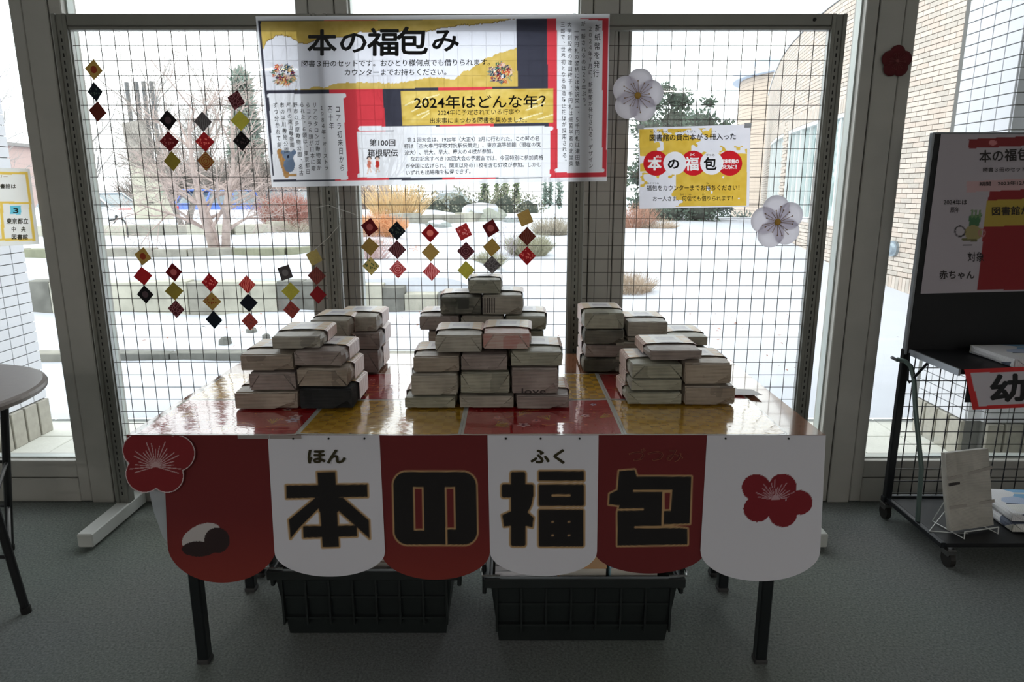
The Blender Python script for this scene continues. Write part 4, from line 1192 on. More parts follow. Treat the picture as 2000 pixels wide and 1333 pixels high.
# ================================================================ POSTERS
# laminated poster in the right window
po = thing('poster', (.8, 2.575, 1.45), 'laminated gold and white poster with red circles reading 本の福包 on the right mesh panel', 'poster')
PQ = [(1247, 250), (1466, 243), (1463, 404), (1249, 408)]
def poster_ink(X, Y):
    c = ink(X.shape, (240, 238, 248)); inn = inquad(X, Y, [(1249, 253), (1460, 249), (1458, 402), (1251, 405)])
    n = vnoise(X * .55, Y, 17, 31) * .7 + vnoise(X * .8, Y, 6, 32) * .3
    f = .52 - .0019 * (X - 1350) * np.sign(300 - Y) * 1.0
    g = inn & (((n + .22 * ((Y < 305) & (X < 1350)) - .30 * ((Y < 300) & (X > 1390)) - .25 * ((Y > 335) & (X < 1320)) + .28 * ((Y > 335) & (X > 1340)) + .1 * (np.abs(Y - 320) < 14)) > .48))
    G = gold(X, Y, 12, (218, 176, 60), (238, 202, 92)); c[g] = G[g]
    for cx, k in ((1281, 0), (1354, 0), (1425, 0)): paint(c, np.hypot(X - cx, Y - 319) < 24.5, (206, 32, 44))
    for cx in (1318, 1390): paint(c, np.hypot(X - cx, Y - 319) < 22.5, (244, 242, 250))
    Wc = (250, 248, 250)
    paint_glyph(c, X, Y, '本', 1266, 1291, 320, 25, Wc, 1.0); paint_glyph(c, X, Y, '福', 1338, 1364, 320, 26, Wc, .8)
    for t_, xa_, xb_, yy_, hh_, bb_ in (('年末年始の', 1408, 1443, 315, 8.5, .35), ('おともに！', 1408, 1441, 326, 8.5, .35), ('ほん', 1282, 1292, 306, 5, .2), ('ふく', 1347, 1357, 302, 5, .2)):
        w_ = (xb_ - xa_) / len(t_)
        for i_, ch_ in enumerate(t_): paint_glyph(c, X, Y, ch_, xa_ + w_ * i_ + .3 + (w_ * .3 if ch_ == '！' else 0), xa_ + w_ * (i_ + 1) - .3 - (w_ * .3 if ch_ == '！' else 0), yy_, hh_, Wc, bb_)
    return c
grid_sheet('printed_sheet', PQ, 2.576, 440, 324, poster_ink, m_pprint, po)
T = Letters(2.5745)
T.add('図書館の貸出本が３冊入った', 1269, 1437, 268, 13, .02, slope=-3)
for s_, x0, x1 in (('としょかん', 1270, 1306), ('かしだしぼん', 1321, 1360), ('さつ', 1388, 1398)): T.add(s_, x0, x1, 257, 5, .01)
T.add('の', 1305, 1326, 320, 21, .045); T.add('包', 1375, 1399, 320, 25, .03); T.add('づつみ', 1378, 1396, 303, 5, .01)
T.add('福包をカウンターまでお持ちください！', 1263, 1444, 367, 11, .015, slope=-1); T.add('ふくつつみ', 1264, 1287, 358, 4, .01); T.add('も', 1379, 1384, 358, 4, .01)
T.add('お一人さま、何包でも借りられます！', 1275, 1431, 388, 10, .01, slope=-1); T.add('なんつつみ', 1328, 1350, 380, 4, .01); T.add('か', 1371, 1376, 380, 4, .01)
T.build('dark_lettering', m_black, po)
tp = MB()
for a in ((1244, 246), (1454, 243)):
    p = at(a[0], a[1], 2.574); tp.box(p.x, p.x + .025, 2.5725, 2.5735, p.z - .012, p.z + .004)
tp.build('tape', mat('clear_tape', S(220, 222, 224), .3, trans=.5), po)

# yellow bordered notice on the leftmost pane
no = thing('poster', (-2.2, YW - .01, 1.3), 'yellow-bordered paper notice with a blue number 3 in the leftmost pane', 'poster')
NQ = [(-160, 322), (58, 330), (77, 477), (-150, 490)]
def notice_ink(X, Y):
    c = ink(X.shape, (240, 238, 232))
    R_ = 60 + (Y - 335) * .115 - 6
    inn = (X < R_) & (Y > 336) & (Y < 471) & (X > -150)
    bord = inn & ((X > R_ - 5.5) | (Y < 341) | (Y > 466) | (X < -144)); bord |= inn & (np.abs(Y - (396 + (X - 0) * .02)) < 2.2)
    bord |= inn & (Y > 396) & (np.abs(X - (2 + (Y - 396) * .06)) < 3)
    c[bord] = (236, 200, 96); paint(c, sd_box(X, Y, 20, 41, 402, 419) < 0, (110, 196, 216))
    return c
grid_sheet('printed_sheet', NQ, YW - .012, 160, 110, notice_ink, m_pprint, no)
T = Letters(YW - .0135)
T.add('図書館は', -10, 31, 364, 9, .03); T.add('3', 26, 36, 411, 13, .02); T.add('東京都立', 13, 55, 432, 11, .03); T.add('中　央', 23, 50, 448, 10, .03); T.add('図書館', 23, 54, 463, 10, .03)
T.build('lettering', mat('olive_ink', S(72, 70, 40), .7), no)
T = Letters(YW - .0135); T.add('スタンプラリー', -56, 15, 345, 7, .01); T.build('title_lettering', mat('brown_ink', S(188, 134, 96), .7), no)

# ================================================================ PAPER GARLANDS
m_thread = mat('white_thread', S(214, 214, 210), .6)
PAL = {'gold': (178, 156, 102), 'olive': (158, 146, 80), 'lime': (192, 186, 104), 'tan': (190, 168, 118), 'red': (178, 54, 64), 'wine': (132, 38, 48), 'navy': (36, 48, 62), 'black': (40, 36, 40),
       'pink': (196, 84, 88), 'rose': (178, 104, 96), 'grey': (108, 102, 104), 'cream': (206, 192, 140), 'brown': (124, 62, 48), 'maroon': (98, 48, 56)}
PRN = {}
def diamond_mat(base, motif, seed):
    key = (base, motif)
    if key in PRN: return PRN[key]
    m = bpy.data.materials.new('chiyogami_' + base + '_' + motif); m.use_nodes = True
    N = m.node_tree.nodes; L = m.node_tree.links; b = N['Principled BSDF']; b.inputs['Roughness'].default_value = .6
    tc = N.new('ShaderNodeTexCoord'); col = S(*PAL[base])
    def const(c): 
        r = N.new('ShaderNodeRGB'); r.outputs[0].default_value = c; return r.outputs[0]
    if motif == 'plain':
        out = const(col)
        n = N.new('ShaderNodeTexNoise'); n.inputs['Scale'].default_value = 160; L.new(tc.outputs['Object'], n.inputs['Vector']); fac = n.outputs['Fac']
        mx = N.new('ShaderNodeMix'); mx.data_type = 'RGBA'; mx.inputs[6].default_value = tuple(c * .82 for c in col[:3]) + (1,); mx.inputs[7].default_value = tuple(min(1, c * 1.2) for c in col[:3]) + (1,)
        L.new(fac, mx.inputs[0]); out = mx.outputs[2]
    else:
        if motif == 'dots' or motif == 'cells':
            v = N.new('ShaderNodeTexVoronoi'); v.inputs['Scale'].default_value = 110 if motif == 'dots' else 75
            if motif == 'cells': v.feature = 'DISTANCE_TO_EDGE'
            L.new(tc.outputs['Object'], v.inputs['Vector']); src = v.outputs['Distance']; th = .32 if motif == 'dots' else .09
        elif motif == 'centre':
            l = N.new('ShaderNodeVectorMath'); l.operation = 'LENGTH'; L.new(tc.outputs['Object'], l.inputs[0]); src = l.outputs['Value']; th = .0125
        elif motif == 'wave':
            w = N.new('ShaderNodeTexWave'); w.inputs['Scale'].default_value = 45; w.inputs['Distortion'].default_value = 6; L.new(tc.outputs['Object'], w.inputs['Vector']); src = w.outputs['Fac']; th = .42
        else:
            w = N.new('ShaderNodeTexWave'); w.wave_type = 'RINGS'; w.rings_direction = 'SPHERICAL'; w.inputs['Scale'].default_value = 40; w.inputs['Distortion'].default_value = 1.5; L.new(tc.outputs['Object'], w.inputs['Vector']); src = w.outputs['Fac']; th = .45
        lt = N.new('ShaderNodeMath'); lt.operation = 'LESS_THAN'; lt.inputs[1].default_value = th; L.new(src, lt.inputs[0])
        alt = {'red': (232, 160, 150), 'wine': (186, 120, 118), 'navy': (104, 124, 112), 'black': (110, 92, 96), 'pink': (240, 190, 190), 'rose': (140, 84, 84), 'grey': (150, 146, 146), 'cream': (92, 120, 92),
               'brown': (150, 96, 84), 'maroon': (166, 118, 124), 'gold': (156, 84, 60), 'olive': (110, 100, 50), 'lime': (180, 170, 70), 'tan': (170, 150, 100)}[base]
        mx = N.new('ShaderNodeMix'); mx.data_type = 'RGBA'; mx.inputs[6].default_value = col; mx.inputs[7].default_value = S(*alt); L.new(lt.outputs[0], mx.inputs[0]); out = mx.outputs[2]
    L.new(out, b.inputs['Base Color'])
    tr = N.new('ShaderNodeBsdfTranslucent'); L.new(out, tr.inputs['Color'])
    ms = N.new('ShaderNodeMixShader'); ms.inputs[0].default_value = .62; L.new(b.outputs[0], ms.inputs[1]); L.new(tr.outputs[0], ms.inputs[2])
    L.new(ms.outputs[0], N['Material Output'].inputs['Surface'])
    PRN[key] = m; return m
GAR = [  # squares (px,py,rotation,base,motif), label
 ([(183,136,8,'gold','centre'),(185.5,179.5,-2,'navy','dots'),(190.5,218,9,'brown','plain')], 'strand of gold, near-black and deep red paper squares, leftmost and topmost'),
 ([(328,235,0,'black','centre'),(330.5,276.5,0,'wine','dots'),(336.5,315,0,'olive','plain')], 'strand of black, dark wine and olive squares left of the bare tree'),
 ([(396,238,2,'grey','wave'),(400,277,0,'red','dots'),(402,315,4,'gold','rings')], 'strand of grey, red and patterned gold squares over the bare tree'),
 ([(461,196,16,'maroon','cells'),(469.5,236,0,'lime','plain'),(472,275.5,0,'black','dots')], 'strand of maroon, lime and black patterned squares beside the banner'),
 ([(279,501,12,'gold','centre'),(279,539.5,-3,'red','plain'),(283.5,575.5,0,'black','centre')], 'strand of tilted gold, red and black-edged squares, leftmost of the lower left swag'),
 ([(339,532,-3,'wine','centre'),(340,569,0,'olive','plain'),(344,604,3,'maroon','cells')], 'strand of wine, olive and maroon squares, second in the lower left swag'),
 ([(410,552,0,'red','dots'),(414,589,3,'gold','dots'),(418,625,2,'navy','plain')], 'strand of red, drab gold and navy squares, third in the lower left swag'),
 ([(482.5,556,0,'red','wave'),(485.5,592,0,'navy','plain'),(488,628.5,3,'rose','dots')], 'strand of red, navy and dull rose squares, fourth in the lower left swag'),
 ([(557,533,28,'grey','centre'),(567.5,569.5,2,'lime','plain'),(569.5,605.5,-3,'rose','dots')], 'strand with a tilted slate square over lime and rose ones, lower left swag'),
 ([(613.5,503,18,'cream','plain'),(618.5,539,3,'rose','wave'),(621,576,0,'red','plain')], 'strand of cream, marbled rose and bright red squares overlapping the second mullion'),
 ([(722,444,10,'wine','centre'),(722.5,482,-3,'gold','plain'),(724.5,520,0,'cream','dots')], 'strand of wine, gold and leaf-printed cream squares, leftmost in the centre window'),
 ([(775,451,2,'navy','dots'),(775.6,488,0,'maroon','wave'),(777,526,0,'pink','rings')], 'strand of dark green, striped maroon and fish-printed pink squares'),
 ([(840,455.5,0,'red','centre'),(841,493,0,'tan','plain'),(842.5,531,-2,'pink','wave')], 'strand of red crane-print, tan and rose squares, third in the centre window'),
 ([(905.5,453,18,'pink','dots'),(910,491,2,'maroon','rings'),(910.5,528,-2,'lime','plain')], 'strand of tilted pink, framed maroon and lime squares, fourth in the centre window'),
 ([(958.5,446,14,'wine','centre'),(960.5,483.5,4,'gold','plain'),(961,518,0,'grey','cells')], 'strand of dark red, gold and pebble-print squares above the top parcel'),
 ([(1025.5,426,22,'tan','plain'),(1029.5,462,0,'brown','wave'),(1029.3,500,0,'red','dots')], 'strand of tan, brown and red plum-dotted squares, rightmost in the centre window'),
]
YG = 2.585
half = .0355
for sqs, lab in GAR:
    tops = at(sqs[0][0], sqs[0][1], YG)
    g = thing('paper_garland', (tops.x, YG, tops.z + half), lab, 'garland', 'hanging strands of three paper squares')
    th = MB(); prev = None
    p0 = at(sqs[0][0], sqs[0][1], YG); th.tube([(p0.x, YG + .002, p0.z + half + .03), (p0.x, YG + .002, p0.z + half - .004)], .0005, n=4)
    for i, (px, py, rot, base, motif) in enumerate(sqs):
        p = at(px, py, YG + .002 * (i % 2)); k = half * (1.0 if (px, py) != (185.5, 179.5) else .95)
        a0 = math.radians(rot)
        sx = .72 if (px, py) == (185.5, 179.5) else .95
        mb = MB(); vs = []
        for yy in (0, .0012):
            for q_ in range(4):
                an = -a0 + q_ * PI / 2
                vs.append((k * sx * math.cos(an), yy + .004 * math.cos(an) * (1 if i % 2 else -1), k * math.sin(an)))
        mb.add(vs, [(0,3,2,1),(4,5,6,7),(0,1,5,4),(1,2,6,5),(2,3,7,6),(3,0,4,7)])
        o = mb.build('paper_square', diamond_mat(base, motif, 0)); o.parent = g; o.location = p - wloc(g)
        if prev is not None: th.tube([(prev.x, YG + .002, prev.z - half), (p.x, YG + .002, p.z + half)], .0006, n=4)
        prev = p
    th.build('thread', m_thread, g)
for i, (pts_, lab) in enumerate(((((617, 406), (642, 401), (660, 408), (690, 418), (700, 423)), 'short slack white thread tied across the post below the banner'),
                       (((612, 490), (640, 466), (663, 440), (668, 412)), 'white thread running down from the post to the cream paper square'))):
    mb = MB().tube([at(a, b, YP - .03) for a, b in pts_], .0011, n=5)
    o = mb.build('thread', m_thread); tag(o, lab, 'thread')

# ================================================================ PLUM BLOSSOMS
m_petal = mat('white_petal_paper', S(232, 228, 238), .8, trans=.42)
m_redpetal = mat('dark_red_felt', S(92, 26, 32), .9)
m_stamen = mat('stamen_brown', S(176, 146, 118), .7, trans=.4); m_stamc = mat('stamen_gold', S(228, 190, 96), .6, trans=.4)
def blossom(px, py, D, R, rot, label, petal=m_petal, mst=m_stamen, mce=m_stamc, sc=1.0):
    c = at(px, py, D); k = R / F * (D * cp - (c.z - CZ) * sp)
    t = thing('plum_blossom', tuple(c), label, 'decoration', 'cut-out plum blossoms on the partition and mullion')
    for i in range(5):
        a = rot + 2 * PI * i / 5; rr = k * .52
        cx, cz = math.cos(a) * k * .52, math.sin(a) * k * .52
        mb = MB(); n = 22; yo = -.0006 * (i % 3)
        rim = [(cx + rr * math.cos(2*PI*j/n), -.001 + yo, cz + rr * math.sin(2*PI*j/n)) for j in range(n)]
        mid = [(cx + rr * .55 * math.cos(2*PI*j/n), -.0035 + yo, cz + rr * .55 * math.sin(2*PI*j/n)) for j in range(n)]
        back = [(v[0], .0015 + yo, v[2]) for v in rim]
        mb.add(rim + mid + [(cx, -.004 + yo, cz)] + back, [(j, (j+1)%n, n+(j+1)%n, n+j) for j in range(n)] + [(n+j, n+(j+1)%n, 2*n) for j in range(n)] + [(j, 2*n+1+j, 2*n+1+(j+1)%n, (j+1)%n) for j in range(n)])
        o = mb.build('petal', petal, None, smooth=True); o.parent = t
    mb = MB(); q = random.Random(int(px))
    for i in range(18):
        a = 2 * PI * i / 18 + q.uniform(-.12, .12); L1 = k * q.uniform(.42, .66)
        p0 = (k*.12*math.cos(a), -.0065, k*.12*math.sin(a)); p1 = (L1*math.cos(a+.12), -.0065, L1*math.sin(a+.12))
        mb.tube([p0, p1], k * .011, n=4); mb.disc_y((p1[0], p1[2]), k * .028, -.0075, -.005, 6)
    o = mb.build('stamens', mst, None); o.parent = t; o['kind'] = 'stuff'
    mb = MB().disc_y((0, 0), k * .13, -.005, -.009, 14, r2=k*.09); mb.f = [f[::-1] for f in mb.f]
    o = mb.build('flower_centre', mce, None); o.parent = t
    return t
blossom(1245, 187, 2.566, 49, PI / 2 - .15, 'white paper plum blossom at the top corner of the yellow poster, on the mesh')
blossom(1518, 434, 2.576, 50, PI / 2 + .18, 'white paper plum blossom below right of the yellow poster, near the partition end post')
blossom(1751, 120, YW - .008, 29, .3, 'small dark red felt plum blossom on the right window mullion', m_redpetal, mat('dull_pink', S(120, 60, 60), .8), mat('dull_pink', S(120, 60, 60), .8))
# ================================================================ TABLES (two folding tables pushed together)
ZT = .70
TX0, TX1 = -.993, .807
TY0, TYM, TY1 = 1.664, 2.112, 2.556
def woodtop():
    m = bpy.data.materials.new('wood_laminate'); m.use_nodes = True
    N = m.node_tree.nodes; L = m.node_tree.links; b = N['Principled BSDF']
    tc = N.new('ShaderNodeTexCoord'); mp = N.new('ShaderNodeMapping'); mp.inputs['Scale'].default_value = (1.2, 22, 22); L.new(tc.outputs['Object'], mp.inputs[0])
    n = N.new('ShaderNodeTexNoise'); n.inputs['Scale'].default_value = 4; n.inputs['Detail'].default_value = 6; L.new(mp.outputs[0], n.inputs['Vector'])
    r = N.new('ShaderNodeValToRGB'); r.color_ramp.elements[0].color = S(120, 74, 50); r.color_ramp.elements[1].color = S(158, 106, 76); r.color_ramp.elements[0].position = .35; r.color_ramp.elements[1].position = .65
    L.new(n.outputs['Fac'], r.inputs['Fac']); L.new(r.outputs['Color'], b.inputs['Base Color']); b.inputs['Roughness'].default_value = .12; b.inputs['Coat Weight'].default_value = .8; b.inputs['Coat IOR'].default_value = 1.9; b.inputs['Coat Roughness'].default_value = .05
    return m
m_wood = woodtop(); m_edge = mat('dark_table_edge', S(52, 46, 44), .5); m_leg = mat('dark_green_black_steel', S(34, 38, 40), .35, .4)
def folding_table(y0, y1, label):
    t = thing('folding_table', ((TX0 + TX1) / 2, (y0 + y1) / 2, 0), label, 'table', 'two folding tables pushed together')
    MB().box(TX0, TX1, y0, y1, ZT - .004, ZT, b=.001).build('top_surface', m_wood, t)
    MB().box(TX0, TX1, y0, y1, ZT - .028, ZT - .0045, b=.003).build('top_edge', m_edge, t)
    for sx in (0, 1):
        xl = TX0 + .116 if sx == 0 else TX1 - .100
        for yy in (y0 + .045, y1 - .045):
            MB().box(xl - .016, xl + .016, yy - .016, yy + .016, .012, ZT - .04, b=.004).build('leg', m_leg, t)
            MB().box(xl - .018, xl + .018, yy - .018, yy + .018, 0, .014, b=.003).build('leg_cap', mat('rubber_cap', S(58, 58, 58), .8), t)
        MB().box(xl - .012, xl + .012, y0 + .06, y1 - .06, .245, .262, b=.002).build('cross_bar', m_leg, t)
        MB().box(xl - .014, xl + .014, y0 + .05, y1 - .05, ZT - .062, ZT - .0285, b=.002).build('leg_bracket', m_leg, t)
        s_ = 1 if sx == 0 else -1
        MB().tube([(xl, (y0+y1)/2, .253), (xl + s_ * .17, (y0+y1)/2, .45), (xl + s_ * .33, (y0+y1)/2, ZT - .03)], .007, n=6).build('brace', m_leg, t)
        MB().tube([(xl, y0 + .045, .34), (xl + s_*.05, y0+.06, .40), (xl + s_ * .12, y0 + .1, ZT - .03)], .005, n=6).build('brace', m_leg, t)
    return t
folding_table(TY0, TYM - .001, 'front folding table with dark legs, hung with the red and white paper panels')
folding_table(TYM + .001, TY1, 'rear wood-topped folding table against the mesh partition under the back piles of parcels')

# glossy laminated sheets on the table top
def sheet_mat(kind):
    m = bpy.data.materials.new('laminated_' + kind); m.use_nodes = True
    N = m.node_tree.nodes; L = m.node_tree.links; b = N['Principled BSDF']
    tc = N.new('ShaderNodeTexCoord')
    if kind == 'gold':
        ck = N.new('ShaderNodeTexChecker'); ck.inputs['Scale'].default_value = 38; ck.inputs['Color1'].default_value = S(190, 140, 32); ck.inputs['Color2'].default_value = S(208, 160, 50)
        mq = N.new('ShaderNodeMapping'); mq.inputs['Scale'].default_value = (1, 1, 0); mq.inputs['Location'].default_value = (0, 0, .01); L.new(tc.outputs['Object'], mq.inputs[0]); L.new(mq.outputs[0], ck.inputs['Vector']); n = N.new('ShaderNodeTexNoise'); n.inputs['Scale'].default_value = 60; L.new(tc.outputs['Object'], n.inputs['Vector'])
        mx = N.new('ShaderNodeMix'); mx.data_type = 'RGBA'; mx.blend_type = 'MULTIPLY'; mx.inputs[0].default_value = .0; L.new(ck.outputs['Color'], mx.inputs[6]); L.new(n.outputs['Fac'], mx.inputs[7]); col = mx.outputs[2]
        L.new(col, b.inputs['Base Color'])
    else:
        a = N.new('ShaderNodeAttribute'); a.attribute_name = 'ink'; L.new(a.outputs['Color'], b.inputs['Base Color'])
    b.inputs['Roughness'].default_value = .25; b.inputs['Coat Weight'].default_value = 1; b.inputs['Coat Roughness'].default_value = .015; b.inputs['Coat IOR'].default_value = 2.6
    mp = N.new('ShaderNodeMapping'); mp.inputs['Scale'].default_value = (3, 9, 1); L.new(tc.outputs['Object'], mp.inputs[0])
    n2 = N.new('ShaderNodeTexNoise'); n2.inputs['Scale'].default_value = 5; n2.inputs['Detail'].default_value = 3; L.new(mp.outputs[0], n2.inputs['Vector'])
    bp = N.new('ShaderNodeBump'); bp.inputs['Strength'].default_value = .2; bp.inputs['Distance'].default_value = .004; L.new(n2.outputs['Fac'], bp.inputs['Height'])
    L.new(bp.outputs['Normal'], b.inputs['Normal']); L.new(bp.outputs['Normal'], b.inputs['Coat Normal'])
    return m
m_gold_s = sheet_mat('gold'); m_red_s = sheet_mat('red'); m_lamedge = mat('laminate_margin', S(206, 206, 200), .15, coat=1.0)
def red_ink(X, Y, seed):
    c = np.empty(X.shape + (3,)); c[...] = (178, 14, 26)
    q = random.Random(seed)
    for _ in range(7):   # pale blossoms, gold fans and ribbons
        cx, cy, r = q.uniform(.03, .39), q.uniform(.03, .27), q.uniform(.010, .022); ang = np.arctan2(Y - cy, X - cx)
        pc_ = q.choice([(206, 200, 224), (220, 180, 180), (206, 120, 120)])
        paint(c, np.hypot(X - cx, Y - cy) < r * (.8 + .2 * np.cos(5 * ang + cx * 9)), pc_); paint(c, np.hypot(X - cx, Y - cy) < r * .3, (150, 40, 80))
    for _ in range(6):
        x0, y0, a = q.uniform(.02, .38), q.uniform(.02, .28), q.uniform(-.6, 2.4)
        for k in range(5):
            aa = a + (k - 2) * .22; paint(c, sd_seg(X, Y, x0, y0, x0 + .042 * math.cos(aa), y0 + .042 * math.sin(aa)) < .0016, (196, 150, 60))
    for _ in range(5):
        x0, y0 = q.uniform(.02, .38), q.uniform(.02, .26); paint(c, np.abs(Y - y0 - .012 * np.sin((X - x0) * 60)) + 9 * (np.abs(X - x0) > .045) < .0014, (208, 160, 80))
    for _ in range(26): paint(c, np.hypot(X - q.uniform(0, .42), Y - q.uniform(0, .3)) < q.uniform(.002, .0045), q.choice([(214, 130, 110), (206, 160, 70), (150, 10, 30)]))
    return c
SW, SD = .421, .300
sx0 = at(1538, 850, 1.668).x - 4 * SW
def lay_sheet(x0, y0, kind, label, rot=0.0, seed=0):
    t = thing('laminated_sheet', (x0 + SW/2, y0 + SD/2, ZT), label, 'table mat', 'glossy laminated red and gold sheets on the table')
    M = Matrix.Translation((x0 + SW/2, y0 + SD/2, ZT)) @ Matrix.Rotation(rot, 4, 'Z')
    nx_, ny_ = 26, 18
    def hgt(u, v): return .0012 + .0012 * math.sin(u * 5 + seed) * math.sin(v * 4 + seed * 2) + .002 * max(0, abs(u - .5) - .42) * 10
    mb = MB(); 
    for j in range(ny_ + 1):
        for i in range(nx_ + 1):
            u, v = i / nx_, j / ny_; mb.v.append(tuple(M @ Vector(((u - .5) * SW, (v - .5) * SD, hgt(u, v)))))
    for j in range(ny_):
        for i in range(nx_): a = j*(nx_+1)+i; mb.f.append((a, a+1, a+nx_+2, a+nx_+1)); mb.mi.append(0)
    mb.build('laminate_margin', m_lamedge, t, smooth=True)
    e = .007; nx_, ny_ = (26, 18) if kind == 'gold' else (210, 150)
    u = np.linspace(0, 1, nx_ + 1); v = np.linspace(0, 1, ny_ + 1); U, V = np.meshgrid(u, v)
    lx = (U - .5) * (SW - 2*e); ly = (V - .5) * (SD - 2*e)
    fu = (lx / SW + .5); fv = (ly / SD + .5)
    H = .0012 + .0012 * np.sin(fu * 5 + seed) * np.sin(fv * 4 + seed * 2) + .002 * np.maximum(0, np.abs(fu - .5) - .42) * 10 + .0004
    c_, s_ = math.cos(rot), math.sin(rot)
    P = np.stack([lx * c_ - ly * s_, lx * s_ + ly * c_, H], -1).reshape(-1, 3)
    idx = np.arange((nx_ + 1) * (ny_ + 1)).reshape(ny_ + 1, nx_ + 1)
    qd = np.stack([idx[:-1, :-1], idx[:-1, 1:], idx[1:, 1:], idx[1:, :-1]], -1).reshape(-1, 4)
    me = bpy.data.meshes.new('printed_paper'); me.from_pydata(P.tolist(), [], qd.tolist()); me.polygons.foreach_set('use_smooth', [True] * len(qd))
    me.materials.append(m_gold_s if kind == 'gold' else m_red_s)
    if kind == 'red':
        c = red_ink(U * .42, V * .3, seed).reshape(-1, 3) / 255.
        ca = me.color_attributes.new('ink', 'FLOAT_COLOR', 'POINT'); cc = np.ones((len(c), 4), np.float32); cc[:, :3] = np.where(c <= .04045, c / 12.92, ((c + .055) / 1.055) ** 2.4); ca.data.foreach_set('color', cc.ravel())
    o = bpy.data.objects.new('printed_paper', me); COL.objects.link(o); o.parent = t
k = 0
for r_ in range(2):
    for c_ in range(4):
        kind = ('red', 'gold')[(c_ + r_) % 2]
        lab = 'glossy %s sheet in the %s row on the table, %s' % ('red floral' if kind == 'red' else 'gold checked', 'front' if r_ == 0 else 'second', ('leftmost', 'second from left', 'third from left', 'rightmost')[c_])
        lay_sheet(sx0 + c_ * SW, TY0 - .004 + r_ * SD, kind, lab, rnd.uniform(-.004, .004), k); k += 1
# a loose slip of paper behind the right front pile
p = hitz(1440, 770, ZT)
sl_ = MB(); sl_.add([(p.x - .05, p.y - .02, ZT + .004), (p.x + .06, p.y - .05, ZT + .012), (p.x + .055, p.y + .03, ZT + .006), (p.x - .05, p.y + .05, ZT + .004),
    (p.x - .05, p.y - .02, ZT + .003), (p.x + .06, p.y - .05, ZT + .011), (p.x + .055, p.y + .03, ZT + .005), (p.x - .05, p.y + .05, ZT + .003)], [(0,1,2,3),(7,6,5,4),(0,4,5,1),(1,5,6,2),(2,6,7,3),(3,7,4,0)])
o = sl_.build('paper_slip', mat('plain_paper', S(226, 226, 230), .6)); tag(o, 'loose white slip of paper beside the right front pile of parcels', 'paper')

# ================================================================ SKIRT BANNER OF SIX PANELS
m_skirt = print_mat('skirt_print', rough=.85)
sk = thing('table_skirt', (-.09, TY0 - .01, ZT), 'row of six red and white paper panels hanging from the table edge, reading 本の福包', 'banner')
GOLDL = (176, 142, 100); INK = (20, 17, 18)
RED_ = (104, 28, 30); RED2 = (126, 42, 34); WH = (214, 213, 222)
def union(*ds):
    d = ds[0]
    for e_ in ds[1:]: d = np.minimum(d, e_)
    return d
def hon(X, Y):
    s = 1 / 2.598; f = lambda pts: [(220 + a * s, 820 + b * s) for a, b in pts]
    return union(sd_poly(X, Y, f([(1038, 268), (1130, 266), (1148, 645), (1066, 648)])), sd_poly(X, Y, f([(880, 335), (1292, 330), (1294, 392), (882, 400)])),
                 sd_poly(X, Y, f([(1035, 392), (1064, 432), (945, 552), (930, 570), (903, 604), (894, 510)])), sd_poly(X, Y, f([(1132, 392), (1170, 398), (1300, 512), (1304, 604), (1245, 552), (1120, 440)])),
                 sd_poly(X, Y, f([(966, 542), (1238, 538), (1240, 592), (968, 600)])), sd_poly(X, Y, f([(1030,395),(1170,395),(1145,470),(1050,470)])))
def no_(X, Y):
    s = 1 / 3.174; x = lambda a: 720 + a * s; y = lambda b: 840 + b * s
    sx = (Y - y(250)) * .02
    X = X - sx
    outer = sd_box(X, Y, x(152), x(664), y(262), y(712), 26)
    h1 = sd_box(X, Y, x(272), x(338), y(355), y(625)); h2 = sd_box(X, Y, x(470), x(534), y(355), y(618))
    slit = sd_box(X, Y, x(468), x(480), y(600), y(735))
    return np.maximum(np.maximum(np.maximum(outer, -h1), -h2), -slit)
def fuku(X, Y):
    s = 1 / 3.174; x = lambda a: 720 + a * s; y = lambda b: 840 + b * s
    P = lambda pts: sd_poly(X, Y, [(x(a), y(b)) for a, b in pts])
    d = union(sd_box(X, Y, x(882), x(972), y(262), y(722), 4), sd_box(X, Y, x(825), x(1022), y(338), y(420), 4), P([(935, 415), (1022, 400), (1008, 470), (985, 512), (1022, 545), (1015, 605), (940, 590), (840, 600), (828, 530), (895, 500), (930, 450)]),
              sd_box(X, Y, x(1055), x(1335), y(258), y(316), 2), sd_box(X, Y, x(1055), x(1335), y(340), y(472), 3), sd_box(X, Y, x(1055), x(1332), y(496), y(724), 3))
    d = np.maximum(d, -sd_seg(X, Y, x(1140), y(408), x(1245), y(408)) + 2.4)
    for a in (1140, 1242):
        for b in (572, 655): d = np.maximum(d, 1.6 - np.hypot((X - x(a)) / 1.8, (Y - y(b)) / 1.2))
    return d
def tsutsu(X, Y):
    s = 1 / 2.598; x = lambda a: 1140 + a * s; y = lambda b: 820 + b * s
    P = lambda pts: sd_poly(X, Y, [(x(a), y(b)) for a, b in pts])
    outer = P([(180, 262), (258, 256), (270, 290), (546, 290), (538, 528), (405, 532), (408, 542), (526, 555), (526, 634), (172, 640), (172, 470), (182, 436), (128, 430), (132, 378), (172, 358)])
    g = lambda a, b, c, d_: sd_seg(X, Y, x(a), y(b), x(c), y(d_)) - 2.2
    cut = union(g(255, 362, 445, 362), g(178, 458, 300, 456), g(262, 547, 540, 545), g(405, 362, 400, 545))
    box = P([(405, 366), (446, 366), (440, 462), (405, 462)])
    return np.maximum(outer, -union(cut, box - 1))
TABS = [(247, 527, 327, 541, 1062, 1139, 0), (523, 741, 536, 752, 1078, 1127, 1), (737, 955, 745, 957, 1078, 1133, 0), (952, 1169, 957, 1166, 1078, 1126, 1), (1166, 1388, 1160, 1378, 1074, 1121, 0), (1381, 1613, 1368, 1602, 1076, 1136, 1)]
